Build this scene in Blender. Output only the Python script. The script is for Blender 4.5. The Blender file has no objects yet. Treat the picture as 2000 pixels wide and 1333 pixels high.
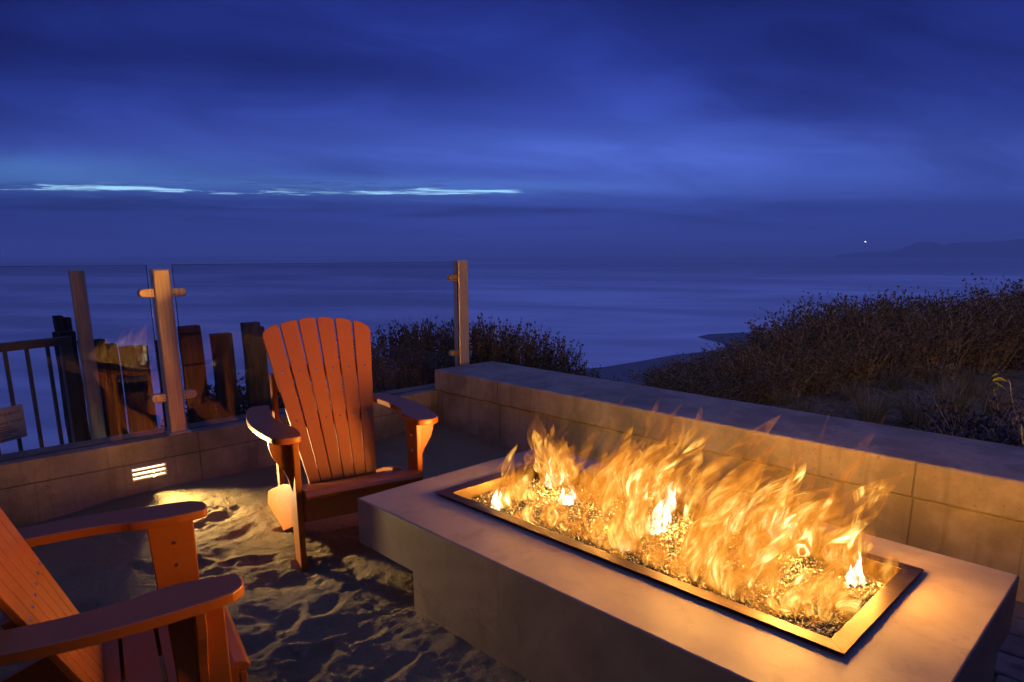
import bpy, bmesh, math, random
import numpy as np
from mathutils import Vector, Matrix, noise
rnd = random.Random(7)
C = bpy.context.scene.collection
SC = bpy.context.scene
# ---------------------------------------------------------------- camera
HEAD, PITCH, CAMZ = 135.3, 12.5, 1.4
cam_d = bpy.data.cameras.new('camera'); cam = bpy.data.objects.new('camera', cam_d); C.objects.link(cam)
cam.location = (0, 0, CAMZ); cam.rotation_euler = (math.radians(90-PITCH), 0, math.radians(HEAD-90))
cam_d.sensor_width = 36; cam_d.lens = 1316/2000*36
cam_d.shift_x = -14/2000; cam_d.shift_y = 123.5/2000
cam_d.clip_start = .05; cam_d.clip_end = 60000
SC.camera = cam
SC.view_settings.view_transform = 'Standard'; SC.view_settings.look = 'None'
SC.view_settings.exposure = 0; SC.view_settings.gamma = 1
SC.cycles.transparent_max_bounces = 96
SC.cycles.max_bounces = 8; SC.cycles.sample_clamp_indirect = 3
SC.cycles.use_denoising = True; SC.cycles.volume_bounces = 1

_h, _p = math.radians(HEAD), math.radians(PITCH)
FW = Vector((math.cos(_h)*math.cos(_p), math.sin(_h)*math.cos(_p), -math.sin(_p)))
RT = Vector((math.sin(_h), -math.cos(_h), 0)); UP = RT.cross(FW)
def ray(px, py): return FW*1316 + RT*(px-1014) - UP*(py-790)
def onz(px, py, z):
    d = ray(px, py); return Vector((0, 0, CAMZ)) + d*((z-CAMZ)/d.z)
def onx(px, py, x):
    d = ray(px, py); return Vector((0, 0, CAMZ)) + d*(x/d.x)
def ony(px, py, y):
    d = ray(px, py); return Vector((0, 0, CAMZ)) + d*(y/d.y)
def onr(px, py, r):
    d = ray(px, py); return Vector((0, 0, CAMZ)) + d*(r/math.hypot(d.x, d.y))

# ---------------------------------------------------------------- node helpers
class NT:
    def __init__(s, tree): s.t = tree
    def n(s, typ, **kw):
        nd = s.t.nodes.new(typ)
        for k, v in kw.items(): setattr(nd, k, v)
        return nd
    def put(s, sock, v):
        if v is None: return
        if isinstance(v, bpy.types.NodeSocket): s.t.links.new(v, sock)
        else: sock.default_value = v
    def m(s, op, a, b=None, c=None, clamp=False):
        nd = s.n('ShaderNodeMath', operation=op, use_clamp=clamp)
        for i, v in enumerate((a, b, c)): s.put(nd.inputs[i], v)
        return nd.outputs[0]
    def vm(s, op, a, b=None):
        nd = s.n('ShaderNodeVectorMath', operation=op); s.put(nd.inputs[0], a)
        if b is not None: s.put(nd.inputs[1], b)
        return nd.outputs[0]
    def xyz(s, v):
        nd = s.n('ShaderNodeSeparateXYZ'); s.put(nd.inputs[0], v); return nd.outputs
    def comb(s, x, y, z):
        nd = s.n('ShaderNodeCombineXYZ')
        for i, v in enumerate((x, y, z)): s.put(nd.inputs[i], v)
        return nd.outputs[0]
    def noise(s, v, scale=5, detail=4, rough=.55, dist=0, color=False):
        nd = s.n('ShaderNodeTexNoise'); s.put(nd.inputs['Vector'], v)
        s.put(nd.inputs['Scale'], scale); s.put(nd.inputs['Detail'], detail)
        s.put(nd.inputs['Roughness'], rough); s.put(nd.inputs['Distortion'], dist)
        return nd.outputs[1 if color else 0]
    def voro(s, v, scale=5, feature='F1', out=0):
        nd = s.n('ShaderNodeTexVoronoi', feature=feature); s.put(nd.inputs['Vector'], v)
        s.put(nd.inputs['Scale'], scale); return nd.outputs[out]
    def ramp(s, f, stops, mode='LINEAR'):
        nd = s.n('ShaderNodeValToRGB'); cr = nd.color_ramp; cr.interpolation = mode
        while len(cr.elements) < len(stops): cr.elements.new(.5)
        for e, (p, c) in zip(cr.elements, stops):
            e.position = p; e.color = (*c, 1) if not isinstance(c, (int, float)) else (c, c, c, 1)
        s.put(nd.inputs[0], f); return nd.outputs[0]
    def mix(s, f, a, b, mode='MIX'):
        nd = s.n('ShaderNodeMix', data_type='RGBA', blend_type=mode)
        s.put(nd.inputs[0], f)
        for i, v in ((6, a), (7, b)):
            if isinstance(v, tuple) and len(v) == 3: v = (*v, 1)
            s.put(nd.inputs[i], v)
        return nd.outputs[2]
    def smooth(s, x, a, b):
        nd = s.n('ShaderNodeMapRange', interpolation_type='SMOOTHSTEP', clamp=True)
        s.put(nd.inputs[0], x); nd.inputs[1].default_value = a; nd.inputs[2].default_value = b
        return nd.outputs[0]
    def gauss(s, x, c, w):      # exp(-((x-c)/w)^2)
        d = s.m('DIVIDE', s.m('SUBTRACT', x, c), w)
        return s.m('EXPONENT', s.m('MULTIPLY', s.m('MULTIPLY', d, d), -1.0))
    def bump(s, h, strength=.3, dist=.01):
        nd = s.n('ShaderNodeBump'); s.put(nd.inputs['Height'], h)
        nd.inputs['Strength'].default_value = strength; nd.inputs['Distance'].default_value = dist
        return nd.outputs[0]

def mat(name):
    m = bpy.data.materials.new(name); m.use_nodes = True
    t = NT(m.node_tree); b = m.node_tree.nodes['Principled BSDF']
    return m, t, b
def setp(t, b, **kw):
    names = dict(color='Base Color', rough='Roughness', metal='Metallic', normal='Normal', spec='Specular IOR Level', trans='Transmission Weight', ior='IOR')
    for k, v in kw.items():
        if isinstance(v, tuple) and len(v) == 3: v = (*v, 1)
        t.put(b.inputs[names[k]], v)
def pos(t): return t.n('ShaderNodeNewGeometry').outputs['Position']
def objc(t): return t.n('ShaderNodeTexCoord').outputs['Object']

# ---------------------------------------------------------------- world : dusk sky with cloud bank
w = bpy.data.worlds.new('World'); SC.world = w; w.use_nodes = True
t = NT(w.node_tree)
bg = w.node_tree.nodes['Background']
tc = t.n('ShaderNodeTexCoord').outputs['Generated']
mp = t.n('ShaderNodeMapping', vector_type='POINT'); mp.inputs['Rotation'].default_value = (0, 0, -math.radians(HEAD-90))
t.put(mp.inputs['Vector'], tc)
x, y, z = t.xyz(mp.outputs[0])
yy = t.m('MAXIMUM', y, .12)
U = t.m('DIVIDE', x, yy)                 # bearing from the view axis
hz = t.m('SQRT', t.m('ADD', t.m('MULTIPLY', x, x), t.m('MULTIPLY', y, y)))
V = t.m('DIVIDE', t.m('MAXIMUM', z, 0.0), yy)    # height above the horizon
Vc = t.m('MINIMUM', V, 1.0)
# large soft clouds, drawn out sideways
p1 = t.comb(t.m('MULTIPLY', U, 1.3), t.m('ADD', t.m('MULTIPLY', V, 5.5), t.m('MULTIPLY', U, .6)), .3)
c1 = t.noise(p1, 1.0, 2.5, .45, .3)
p2 = t.comb(t.m('MULTIPLY', U, 2.4), t.m('ADD', t.m('MULTIPLY', V, 38), t.m('MULTIPLY', U, 1.0)), 2.1)
c2 = t.noise(p2, 1.0, 4, .5, .4)
base = t.ramp(t.m('DIVIDE', Vc, .5), [
    (0.00, (.058, .080, .40)), (.06, (.046, .066, .345)), (.13, (.046, .069, .345)), (.20, (.064, .100, .45)),
    (.29, (.070, .108, .49)), (.40, (.040, .063, .37)), (.52, (.022, .036, .26)), (.68, (.0165, .027, .21)), (1.0, (.014, .021, .175))])
# left-to-right fall-off and warm-blue centre
lr = t.m('ADD', .40, t.m('MULTIPLY', t.gauss(U, .05, .62), .62))
lr2 = t.m('ADD', lr, t.m('MULTIPLY', t.smooth(U, .2, .9), .20))
sky = t.mix(1.0, base, t.comb(lr2, lr2, t.m('POWER', lr2, .8)), 'MULTIPLY')
k1 = t.m('ADD', .62, t.m('MULTIPLY', t.smooth(c1, .33, .66), .72))
c5 = t.noise(t.comb(t.m('MULTIPLY', U, 3.0), t.m('ADD', t.m('MULTIPLY', V, 12), t.m('MULTIPLY', U, 1.6)), 7.7), 1.0, 7, .6, 1.2)
k1 = t.m('MULTIPLY', k1, t.m('ADD', .86, t.m('MULTIPLY', t.smooth(c5, .35, .68), .26)))
lowk = t.smooth(V, .02, .12)
k1 = t.m('ADD', 1.0, t.m('MULTIPLY', t.m('SUBTRACT', k1, 1.0), lowk))
# the heavy dark cloud upper right
dk = t.m('MULTIPLY', t.gauss(U, t.m('ADD', .34, t.m('MULTIPLY', t.m('SUBTRACT', c1, .5), 1.2)), .22), t.gauss(V, .22, .075))
k1 = t.m('MULTIPLY', k1, t.m('SUBTRACT', 1.0, t.m('MULTIPLY', dk, .42)))
dk2 = t.m('MULTIPLY', t.gauss(U, -.38, .5), t.gauss(V, t.m('ADD', .225, t.m('MULTIPLY', U, -.08)), .035))
k1 = t.m('MULTIPLY', k1, t.m('SUBTRACT', 1.0, t.m('MULTIPLY', dk2, .42)))
sky = t.mix(1.0, sky, t.comb(k1, k1, t.m('POWER', k1, .85)), 'MULTIPLY')
# low stratus streaks under the bright gap
lowm = t.m('MULTIPLY', t.gauss(V, .062, .034), t.smooth(U, 1.0, .1))
ks = t.m('SUBTRACT', 1.0, t.m('MULTIPLY', lowm, t.m('MULTIPLY', t.smooth(c2, .42, .62), .38)))
sky = t.mix(1.0, sky, t.comb(ks, ks, ks), 'MULTIPLY')
# pale glow above the gap, left
gl = t.m('MULTIPLY', t.gauss(V, .118, .020), t.gauss(U, -.80, .35))
sky = t.mix(1.0, sky, t.mix(gl, (0, 0, 0), (.045, .115, .17)), 'ADD')
gl = t.m('MULTIPLY', t.gauss(V, t.m('ADD', .095, t.m('MULTIPLY', U, -.01)), .011), t.gauss(U, -.25, .42))
sky = t.mix(1.0, sky, t.mix(gl, (0, 0, 0), (.035, .075, .15)), 'ADD')
# the bright gap itself: broken slivers
line = t.m('ADD', .0860, t.m('ADD', t.m('MULTIPLY', U, -.008), t.m('MULTIPLY', t.m('SINE', t.m('MULTIPLY', U, 9)), .0012)))
p3 = t.comb(t.m('MULTIPLY', U, 7), t.m('MULTIPLY', t.m('ADD', V, t.m('MULTIPLY', U, .012)), 130), 4.7)
c3 = t.noise(p3, 1.0, 7, .68, 1.3)
p4 = t.comb(t.m('MULTIPLY', U, 3.2), 0.0, 9.2)
seg = t.m('ADD', t.gauss(U, -.59, .17), t.m('ADD', t.gauss(U, -.13, .17), t.m('MULTIPLY', t.gauss(U, -.35, .07), .35)))
halo = t.m('MULTIPLY', t.gauss(V, t.m('ADD', line, .003), .014), seg)
sky = t.mix(1.0, sky, t.mix(halo, (0, 0, 0), (.020, .045, .10)), 'ADD')
c6 = t.noise(t.comb(t.m('MULTIPLY', U, 11), t.m('MULTIPLY', t.m('ADD', V, t.m('MULTIPLY', U, .014)), 230), 1.7), 1.0, 6, .62, .9)
c7 = t.noise(t.comb(t.m('MULTIPLY', U, 5), 3.3, 1.7), 1.0, 3, .6)
line2 = t.m('ADD', line, t.m('MULTIPLY', t.m('SUBTRACT', c7, .5), .014))
core_ = t.gauss(V, line2, .0042); wide_ = t.gauss(V, t.m('ADD', line2, .003), .0095)
thr = t.m('SUBTRACT', .72, t.m('MULTIPLY', t.m('ADD', t.m('MULTIPLY', core_, .17), t.m('MULTIPLY', wide_, .155)), t.m('MINIMUM', t.m('MULTIPLY', seg, 1.25), 1.0)))
mixn = t.m('ADD', t.m('MULTIPLY', c6, .6), t.m('MULTIPLY', c3, .4))
sl = t.smooth(t.m('SUBTRACT', mixn, thr), -.03, .13)
sl = t.m('MULTIPLY', sl, t.smooth(t.m('MULTIPLY', seg, wide_), .04, .45))
sky = t.mix(t.m('MULTIPLY', sl, .95), sky, (.62, 1.0, 1.4))
# dark flecks and strips round the gap
fl = t.m('MULTIPLY', t.gauss(V, .096, .009), t.m('MULTIPLY', t.smooth(c3, .50, .66), t.smooth(U, .05, -.2)))
sky = t.mix(t.m('MULTIPLY', fl, .65), sky, (.03, .05, .22))
fl2 = t.m('MULTIPLY', t.gauss(V, .072, .016), t.m('MULTIPLY', t.smooth(c3, .52, .70), t.smooth(U, .45, .0)))
sky = t.mix(t.m('MULTIPLY', fl2, .5), sky, (.028, .045, .21))
fl3 = t.m('MULTIPLY', t.gauss(V, .078, .010), t.m('MULTIPLY', t.smooth(c3, .46, .34), t.smooth(U, .35, .0)))
sky = t.mix(t.m('MULTIPLY', fl3, .35), sky, (.10, .17, .50))
# behind the camera the sky is an even deep blue
bk = t.smooth(y, -.10, .40)
sky = t.mix(bk, (.066, .084, .36), sky)
sky = t.mix(t.smooth(z, .45, .85), sky, (.080, .10, .43))
sky = t.mix(1.0, sky, (.82, 1.0, 1.0), 'MULTIPLY')
t.put(bg.inputs['Color'], sky); bg.inputs['Strength'].default_value = 1.08

# ---------------------------------------------------------------- mesh helpers
def link(name, me, m=None, parent=None):
    o = bpy.data.objects.new(name, me); C.objects.link(o)
    if m: me.materials.append(m)
    if parent: o.parent = parent
    return o
def tag(o, label=None, cat=None, group=None, kind=None):
    if label: o['label'] = label
    if cat: o['category'] = cat
    if group: o['group'] = group
    if kind: o['kind'] = kind
    return o
def empty(name, loc=(0, 0, 0), rz=0, **kw):
    o = bpy.data.objects.new(name, None); C.objects.link(o); o.location = loc; o.rotation_euler = (0, 0, rz)
    o.empty_display_size = .1
    return tag(o, **kw)
def bm_obj(name, bm, m=None, parent=None, smooth=False, bevel=0, seg=2):
    bmesh.ops.recalc_face_normals(bm, faces=bm.faces)
    me = bpy.data.meshes.new(name); bm.to_mesh(me); bm.free()
    if smooth:
        for p in me.polygons: p.use_smooth = True
    o = link(name, me, m, parent)
    if bevel:
        b = o.modifiers.new('bevel', 'BEVEL'); b.width = bevel; b.segments = seg; b.limit_method = 'ANGLE'; b.harden_normals = False
    return o
def box(bm, x0, x1, y0, y1, z0, z1, mtx=None):
    vs = [bm.verts.new(Vector((x, y, z)) if mtx is None else mtx @ Vector((x, y, z))) for x in (x0, x1) for y in (y0, y1) for z in (z0, z1)]
    for f in ((0, 1, 3, 2), (4, 6, 7, 5), (0, 4, 5, 1), (2, 3, 7, 6), (0, 2, 6, 4), (1, 5, 7, 3)):
        bm.faces.new([vs[i] for i in f])
    return vs
def prism(bm, pts, h, fn):
    """pts: outline 2D; fn(a,b,c)->Vector, c from 0 to h"""
    lo = [bm.verts.new(fn(a, b, 0)) for a, b in pts]; hi = [bm.verts.new(fn(a, b, h)) for a, b in pts]
    bm.faces.new(lo); bm.faces.new(hi[::-1])
    n = len(pts)
    for i in range(n): bm.faces.new((lo[i], lo[(i+1) % n], hi[(i+1) % n], hi[i]))
def boxo(name, d, m, parent=None, bevel=.004, mtx=None, seg=2):
    bm = bmesh.new(); box(bm, *d, mtx=mtx); return bm_obj(name, bm, m, parent, bevel=bevel, seg=seg)
def tube(bm, pts, rs, n=6, cap=True):
    rings = []
    for i, p in enumerate(pts):
        d = (pts[min(i+1, len(pts)-1)]-pts[max(i-1, 0)]); d = d.normalized() if d.length else Vector((0, 0, 1))
        a = d.orthogonal().normalized(); b = d.cross(a)
        rings.append([bm.verts.new(p+(a*math.cos(k*2*math.pi/n)+b*math.sin(k*2*math.pi/n))*rs[i]) for k in range(n)])
    for r0, r1 in zip(rings, rings[1:]):
        for k in range(n): bm.faces.new((r0[k], r0[(k+1) % n], r1[(k+1) % n], r1[k]))
    if cap: bm.faces.new(rings[0]); bm.faces.new(rings[-1][::-1])
def pydata(name, vs, fs, m=None, parent=None, smooth=False):
    me = bpy.data.meshes.new(name); me.from_pydata(vs, [], fs); me.update()
    if smooth: me.polygons.foreach_set('use_smooth', [True]*len(me.polygons))
    return link(name, me, m, parent)

# ---------------------------------------------------------------- materials
def concrete(name, col, seams=(), stain=.42, rough=.75, pit=.8, streak=True, hseam=None, horiz=0):
    m, t, b = mat(name); p = pos(t); px_, py_, pz_ = t.xyz(p)
    n1 = t.noise(p, 3.1, 5, .6); n2 = t.noise(p, 34, 4, .6); n3 = t.noise(p, 160, 2, .5)
    c = t.mix(t.smooth(n1, .36, .62), tuple(v*(1-stain) for v in col), col); c = t.mix(t.m('MULTIPLY', t.smooth(t.noise(p, 14, 6, .7), .42, .64), .30), c, tuple(v*.62 for v in col))
    if streak:
        st = t.noise(t.comb(t.m('MULTIPLY', px_, 26), t.m('MULTIPLY', py_, 26), t.m('MULTIPLY', pz_, 1.6)), 1, 4, .6)
        c = t.mix(t.m('MULTIPLY', t.smooth(st, .50, .72), .55), c, tuple(v*.45 for v in col))
    spots = t.smooth(n2, .62, .72); msk = t.smooth(t.noise(p, 1.7, 3, .6), .45, .62)
    c = t.mix(t.m('MULTIPLY', t.m('MULTIPLY', spots, msk), pit), c, tuple(v*.35 for v in col))
    h = t.m('ADD', t.m('MULTIPLY', n2, .5), t.m('MULTIPLY', n3, .3))
    vo = t.voro(p, 46); hole = t.m('MULTIPLY', t.smooth(vo, .16, .07), t.smooth(t.noise(p, 6, 2), .52, .6))
    c = t.mix(t.m('MULTIPLY', hole, .6), c, tuple(v*.2 for v in col)); h = t.m('SUBTRACT', h, hole)
    nz_ = t.xyz(t.n('ShaderNodeNewGeometry').outputs['Normal'])[2]; side_ = t.smooth(nz_, .8, .4)
    for ax, v in seams:
        d = t.m('ABSOLUTE', t.m('SUBTRACT', (px_, py_, pz_)[ax], t.m('ADD', v, t.m('MULTIPLY', t.m('SUBTRACT', n2, .5), .006))))
        g = t.m('MULTIPLY', t.smooth(d, .0055, .0015), side_); c = t.mix(t.m('MULTIPLY', g, .55), c, tuple(v2*.2 for v2 in col)); h = t.m('SUBTRACT', h, t.m('MULTIPLY', g, 2))
    setp(t, b, color=c, rough=t.m('ADD', rough, t.m('MULTIPLY', t.m('SUBTRACT', n1, .5), .2)), normal=t.bump(h, .6, .008), spec=.3)
    return m
CONC = (.38, .32, .235)
sx1 = ony(975, 790, 3.2).x; sx2 = ony(1782, 980, 3.2).x; sx3 = ony(1505, 870, 3.2).x; sx0 = ony(862, 750, 3.2).x
sy1 = onx(392, 900, -4.16).y
M_wall = concrete('board_formed_concrete', CONC, seams=[(0, sx0), (0, sx1), (0, sx2)])
M_lwall = concrete('weathered_concrete', (.36, .30, .22), seams=[(1, sy1), (1, sy1-1.22), (1, sy1+1.22), (2, .235)], stain=.5, pit=.7)
M_cap = concrete('broomed_concrete', (.33, .28, .22), streak=False, pit=.35, stain=.25)
def pit_mat():
    m, t, b = mat('polished_concrete'); p = pos(t); px_, py_, pz_ = t.xyz(p)
    n1 = t.noise(p, 2.3, 4, .55, .6); n2 = t.noise(p, 9, 5, .6, .4); n3 = t.noise(p, 90, 3, .6)
    c = t.mix(t.smooth(n1, .35, .7), (.24, .195, .14), (.35, .285, .20))
    c = t.mix(t.m('MULTIPLY', t.smooth(n2, .50, .72), .6), c, (.20, .16, .12))
    blot = t.smooth(t.noise(p, 4.5, 6, .7, 1.2), .58, .72); c = t.mix(t.m('MULTIPLY', blot, .45), c, (.13, .10, .075))
    vo = t.voro(p, 70); hole = t.m('MULTIPLY', t.smooth(vo, .12, .06), t.smooth(t.noise(p, 9, 2), .54, .6)); c = t.mix(t.m('MULTIPLY', hole, .7), c, (.06, .05, .04))
    sc = t.noise(t.comb(t.m('MULTIPLY', px_, 3), t.m('MULTIPLY', py_, 30), pz_), 1.5, 5, .65)
    c = t.mix(t.m('MULTIPLY', t.smooth(sc, .66, .74), .4), c, (.14, .125, .12))
    vs = t.noise(t.comb(t.m('MULTIPLY', px_, 30), t.m('MULTIPLY', py_, 30), t.m('MULTIPLY', pz_, 1)), 1, 3, .6)
    c = t.mix(t.m('MULTIPLY', t.smooth(vs, .5, .8), .3), c, (.17, .16, .145))
    setp(t, b, color=c, rough=t.m('ADD', .42, t.m('MULTIPLY', n2, .25)), normal=t.bump(t.m('ADD', n2, t.m('MULTIPLY', n3, .4)), .12, .004), spec=.4)
    return m
M_pit = pit_mat()
def steel(name, col, rough, axis=2):
    m, t, b = mat(name); x_, y_, z_ = t.xyz(pos(t))
    sc = [240, 240, 240]; sc[axis] = 3
    n = t.noise(t.comb(t.m('MULTIPLY', x_, sc[0]), t.m('MULTIPLY', y_, sc[1]), t.m('MULTIPLY', z_, sc[2])), 1, 3, .6)
    n2 = t.noise(pos(t), 7, 4, .6)
    setp(t, b, color=t.mix(t.m('MULTIPLY', t.smooth(n, .35, .65), t.m('ADD', .4, n2)), tuple(v*.68 for v in col), col), metal=1.0, rough=t.m('ADD', rough, t.m('MULTIPLY', t.m('SUBTRACT', n, .3), .18)), normal=t.bump(n, .08, .001))
    return m
M_steel = steel('brushed_steel', (.90, .72, .46), .42)  # golden base colour stands in for firelight reflected by the steel
M_steel.node_tree.nodes['Principled BSDF'].inputs['Metallic'].default_value = .5
M_frame = steel('heat_stained_steel', (.11, .075, .05), .42, 0)
M_pan = steel('burner_pan_steel', (.09, .065, .045), .5, 0)
def paint(name, col, rough=.42, var=.12):
    m, t, b = mat(name); p = objc(t); x_, y_, z_ = t.xyz(p)
    n = t.noise(p, 6, 4, .6); n2 = t.noise(t.comb(t.m('MULTIPLY', x_, 20), t.m('MULTIPLY', y_, 60), t.m('MULTIPLY', z_, 20)), 3, 4, .6)
    g = t.noise(t.comb(t.m('MULTIPLY', x_, 12), t.m('MULTIPLY', y_, 150), t.m('MULTIPLY', z_, 12)), 2, 5, .65, .6)
    c = t.mix(n, tuple(v*(1-var) for v in col), col); c = t.mix(t.m('MULTIPLY', t.smooth(g, .50, .70), .30), c, tuple(v*.55 for v in col))
    scf = t.m('MULTIPLY', t.smooth(t.noise(p, 38, 5, .7, .8), .66, .72), t.smooth(t.noise(p, 5, 2), .48, .6)); c = t.mix(t.m('MULTIPLY', scf, .55), c, (.30, .22, .13))
    dust = t.m('MULTIPLY', t.smooth(t.noise(p, 17, 5, .7), .50, .7), t.smooth(t.xyz(pos(t))[2], .42, .02)); c = t.mix(t.m('MULTIPLY', dust, .6), c, (.26, .20, .12))
    setp(t, b, color=c, rough=t.m('ADD', rough, t.m('MULTIPLY', t.m('ADD', n2, scf), .15)), normal=t.bump(t.m('ADD', n2, t.m('MULTIPLY', g, .6)), .16, .002), spec=.5)
    return m
M_orange = paint('orange_painted_board', (.40, .118, .013), .30, .18)
def simple(name, col, rough=.5, metal=0.0):
    m, t, b = mat(name); n = t.noise(objc(t), 40, 3); setp(t, b, color=t.mix(n, tuple(v*.8 for v in col), col), rough=rough, metal=metal); return m
M_screw = simple('screw_steel', (.8, .78, .74), .25, 1.0)
M_dark = simple('dark_bronze', (.03, .025, .02), .45)
M_rail = simple('bronze_painted_rail', (.16, .12, .075), .4)
def timber():
    m, t, b = mat('weathered_timber'); x_, y_, z_ = t.xyz(objc(t))
    o = t.n('ShaderNodeObjectInfo').outputs['Random']
    v = t.comb(t.m('ADD', t.m('MULTIPLY', x_, 20), t.m('MULTIPLY', o, 40)), t.m('MULTIPLY', y_, 28), t.m('MULTIPLY', z_, 2.2))
    n = t.noise(v, 1.6, 6, .65, .9); n2 = t.noise(objc(t), 2.2, 3)
    c = t.ramp(n, [(.30, (.022, .020, .017)), (.5, (.080, .076, .066)), (.68, (.17, .165, .145))])
    c = t.mix(t.m('MULTIPLY', n2, .5), c, (.03, .029, .025))
    setp(t, b, color=c, rough=.85, normal=t.bump(n, .9, .012), spec=.15); return m
M_timber = timber()
def sandm(name, a, bb, fine=True):
    m, t, b = mat(name); p = pos(t)
    n0 = t.noise(p, 1.3, 4, .6); n1 = t.noise(p, 11, 6, .65); n2 = t.noise(p, 120, 3, .7); n3 = t.noise(p, 480, 2, .6)
    c = t.mix(t.smooth(n0, .35, .65), a, bb)
    c = t.mix(t.m('MULTIPLY', t.smooth(n2, .35, .7), .5), c, tuple(v*.55 for v in bb))
    deb = t.smooth(t.noise(p, 55, 2, .4), .72, .76); c = t.mix(t.m('MULTIPLY', deb, .6), c, (.02, .014, .008))
    h = t.m('ADD', t.m('MULTIPLY', n1, .8), t.m('ADD', t.m('MULTIPLY', n2, .26), t.m('MULTIPLY', n3, .12)))
    setp(t, b, color=c, rough=.95, normal=t.bump(h, .9, .030), spec=.1); return m
M_sand = sandm('sand', (.23, .175, .09), (.31, .24, .13))
def duneground():
    m, t, b = mat('dune_ground'); p = pos(t)
    n0 = t.noise(p, .8, 4, .6); n1 = t.noise(p, 9, 6, .65, .5); n2 = t.noise(p, 60, 4, .7)
    c = t.mix(t.smooth(n0, .4, .62), (.17, .13, .085), (.25, .20, .14))
    c = t.mix(t.smooth(n1, .45, .62), c, (.07, .058, .025))
    c = t.mix(t.m('MULTIPLY', t.smooth(n2, .5, .7), .5), c, (.30, .25, .18))
    setp(t, b, color=c, rough=.95, normal=t.bump(t.m('ADD', n1, t.m('MULTIPLY', n2, .4)), .8, .05), spec=.1); return m
M_dune = duneground()

# ================================================================ THE SETTING
# ---- water
def water():
    m, t, b = mat('sea_water'); p = pos(t)
    mp = t.n('ShaderNodeMapping', vector_type='POINT'); mp.inputs['Rotation'].default_value = (0, 0, -math.radians(HEAD-90)); t.put(mp.inputs['Vector'], p)
    x_, y_, z_ = t.xyz(mp.outputs[0])
    ly = t.m('LOGARITHM', t.m('MAXIMUM', y_, 5), 2.718)
    ang = t.m('DIVIDE', x_, t.m('MAXIMUM', y_, 5))
    v = t.comb(t.m('MULTIPLY', ang, 2.0), t.m('ADD', t.m('MULTIPLY', ly, 4.5), t.m('MULTIPLY', ang, .8)), 0.0)
    n = t.noise(v, 1.0, 4, .5, .7)
    v2 = t.comb(t.m('MULTIPLY', ang, 7.0), t.m('MULTIPLY', ly, 16), 1.0); n2 = t.noise(v2, 1.0, 5, .6, .5)
    # long-exposure surf: pale foam veils nearer the shore
    foam = t.m('MULTIPLY', t.smooth(t.m('ADD', n, t.m('MULTIPLY', t.m('SUBTRACT', n2, .5), .25)), .36, .74), 1.0)
    foam = t.m('MULTIPLY', t.m('ADD', t.m('MULTIPLY', foam, .34), .64), t.m('ADD', .62, t.m('MULTIPLY', t.smooth(y_, 900, 150), .38)))
    shore = t.m('MULTIPLY', t.smooth(t.m('SUBTRACT', y_, t.m('MULTIPLY', x_, .9)), 75, 30), .9)
    foam = t.m('MAXIMUM', foam, t.m('MULTIPLY', shore, t.smooth(x_, -25, 5)))
    c = t.mix(foam, (.012, .018, .055), (.93, .88, .90))
    setp(t, b, color=c, rough=t.m('ADD', .32, t.m('MULTIPLY', foam, .4)), normal=t.bump(t.m('ADD', n, t.m('MULTIPLY', n2, .4)), .25, 1.0), ior=1.33)
    return m
SEA = -12.6
vs, fs = [], []
rr = [0, 15, 30, 50, 80, 130, 220, 400, 800, 1600, 3500, 8000, 14000]
for r in rr:
    for k in range(48):
        a = k*2*math.pi/48; vs.append((r*math.cos(a), r*math.sin(a), SEA))
for i in range(len(rr)-1):
    for k in range(48):
        k2 = (k+1) % 48; fs.append((i*48+k, i*48+k2, (i+1)*48+k2, (i+1)*48+k))
sea = pydata('sea', vs, fs, water()); tag(sea, kind='structure', label='smooth blue sea blurred by a long exposure, out to the horizon')
# ---- beach with a curved waterline (shape taken on the water plane, wet sand)
def wetsand():
    m, t, b = mat('wet_beach_sand'); p = pos(t); n = t.noise(p, .12, 5, .6, .5)
    setp(t, b, color=t.mix(n, (.12, .10, .095), (.20, .165, .15)), rough=t.m('ADD', .45, t.m('MULTIPLY', n, .3)), normal=t.bump(n, .3, .3)); return m
edge = [(900, 745), (1060, 728), (1180, 717), (1250, 706), (1320, 693), (1380, 687), (1412, 682), (1420, 675), (1405, 669), (1380, 663), (1362, 658), (1385, 653), (1440, 650), (1520, 650), (1700, 655), (2050, 640), (2600, 600)]
zb = SEA+.06
top = [onz(a, b, zb) for a, b in edge]
bm = bmesh.new(); ring = [bm.verts.new(p) for p in top]
for (a, b) in ((2600, 1300), (2000, 1500), (1200, 1500), (700, 1200), (700, 800)): ring.append(bm.verts.new(onz(a, b, zb)))
bm.faces.new(ring); bmesh.ops.triangulate(bm, faces=bm.faces)
tag(bm_obj('beach', bm, wetsand()), kind='structure', label='dark wet sand beach with curved waterline below the dunes')

# ---- dune terrain outside the walls
def lerp_tab(tab, v):
    if v <= tab[0][0]: return tab[0][1]
    for (a, fa), (b, fb) in zip(tab, tab[1:]):
        if v <= b: return fa+(fb-fa)*(v-a)/(b-a)
    return tab[-1][1]
CREST = [(-2500, 5.6), (0, 5.6), (500, 6.0), (700, 7.0), (1000, 7.3), (1120, 6.9), (1180, 5.9), (1260, 5.7), (1330, 6.8), (1500, 8.6), (1800, 11.2), (2000, 12.6), (2600, 16), (5000, 20)]
GZ = [(-2500, -.5), (0, -.5), (450, -.25), (700, .18), (1000, .18), (1150, .10), (1230, -.05), (1330, -.05), (1500, .0), (1800, .02), (2600, .1), (5000, .1)]
def pxof(x, y):
    a = x*RT.x+y*RT.y; f = x*math.cos(_h)+y*math.sin(_h)
    if f < .25*abs(a) or f <= 0: return 6000 if a > 0 else -3000
    return 1014+1348*a/f
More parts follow.
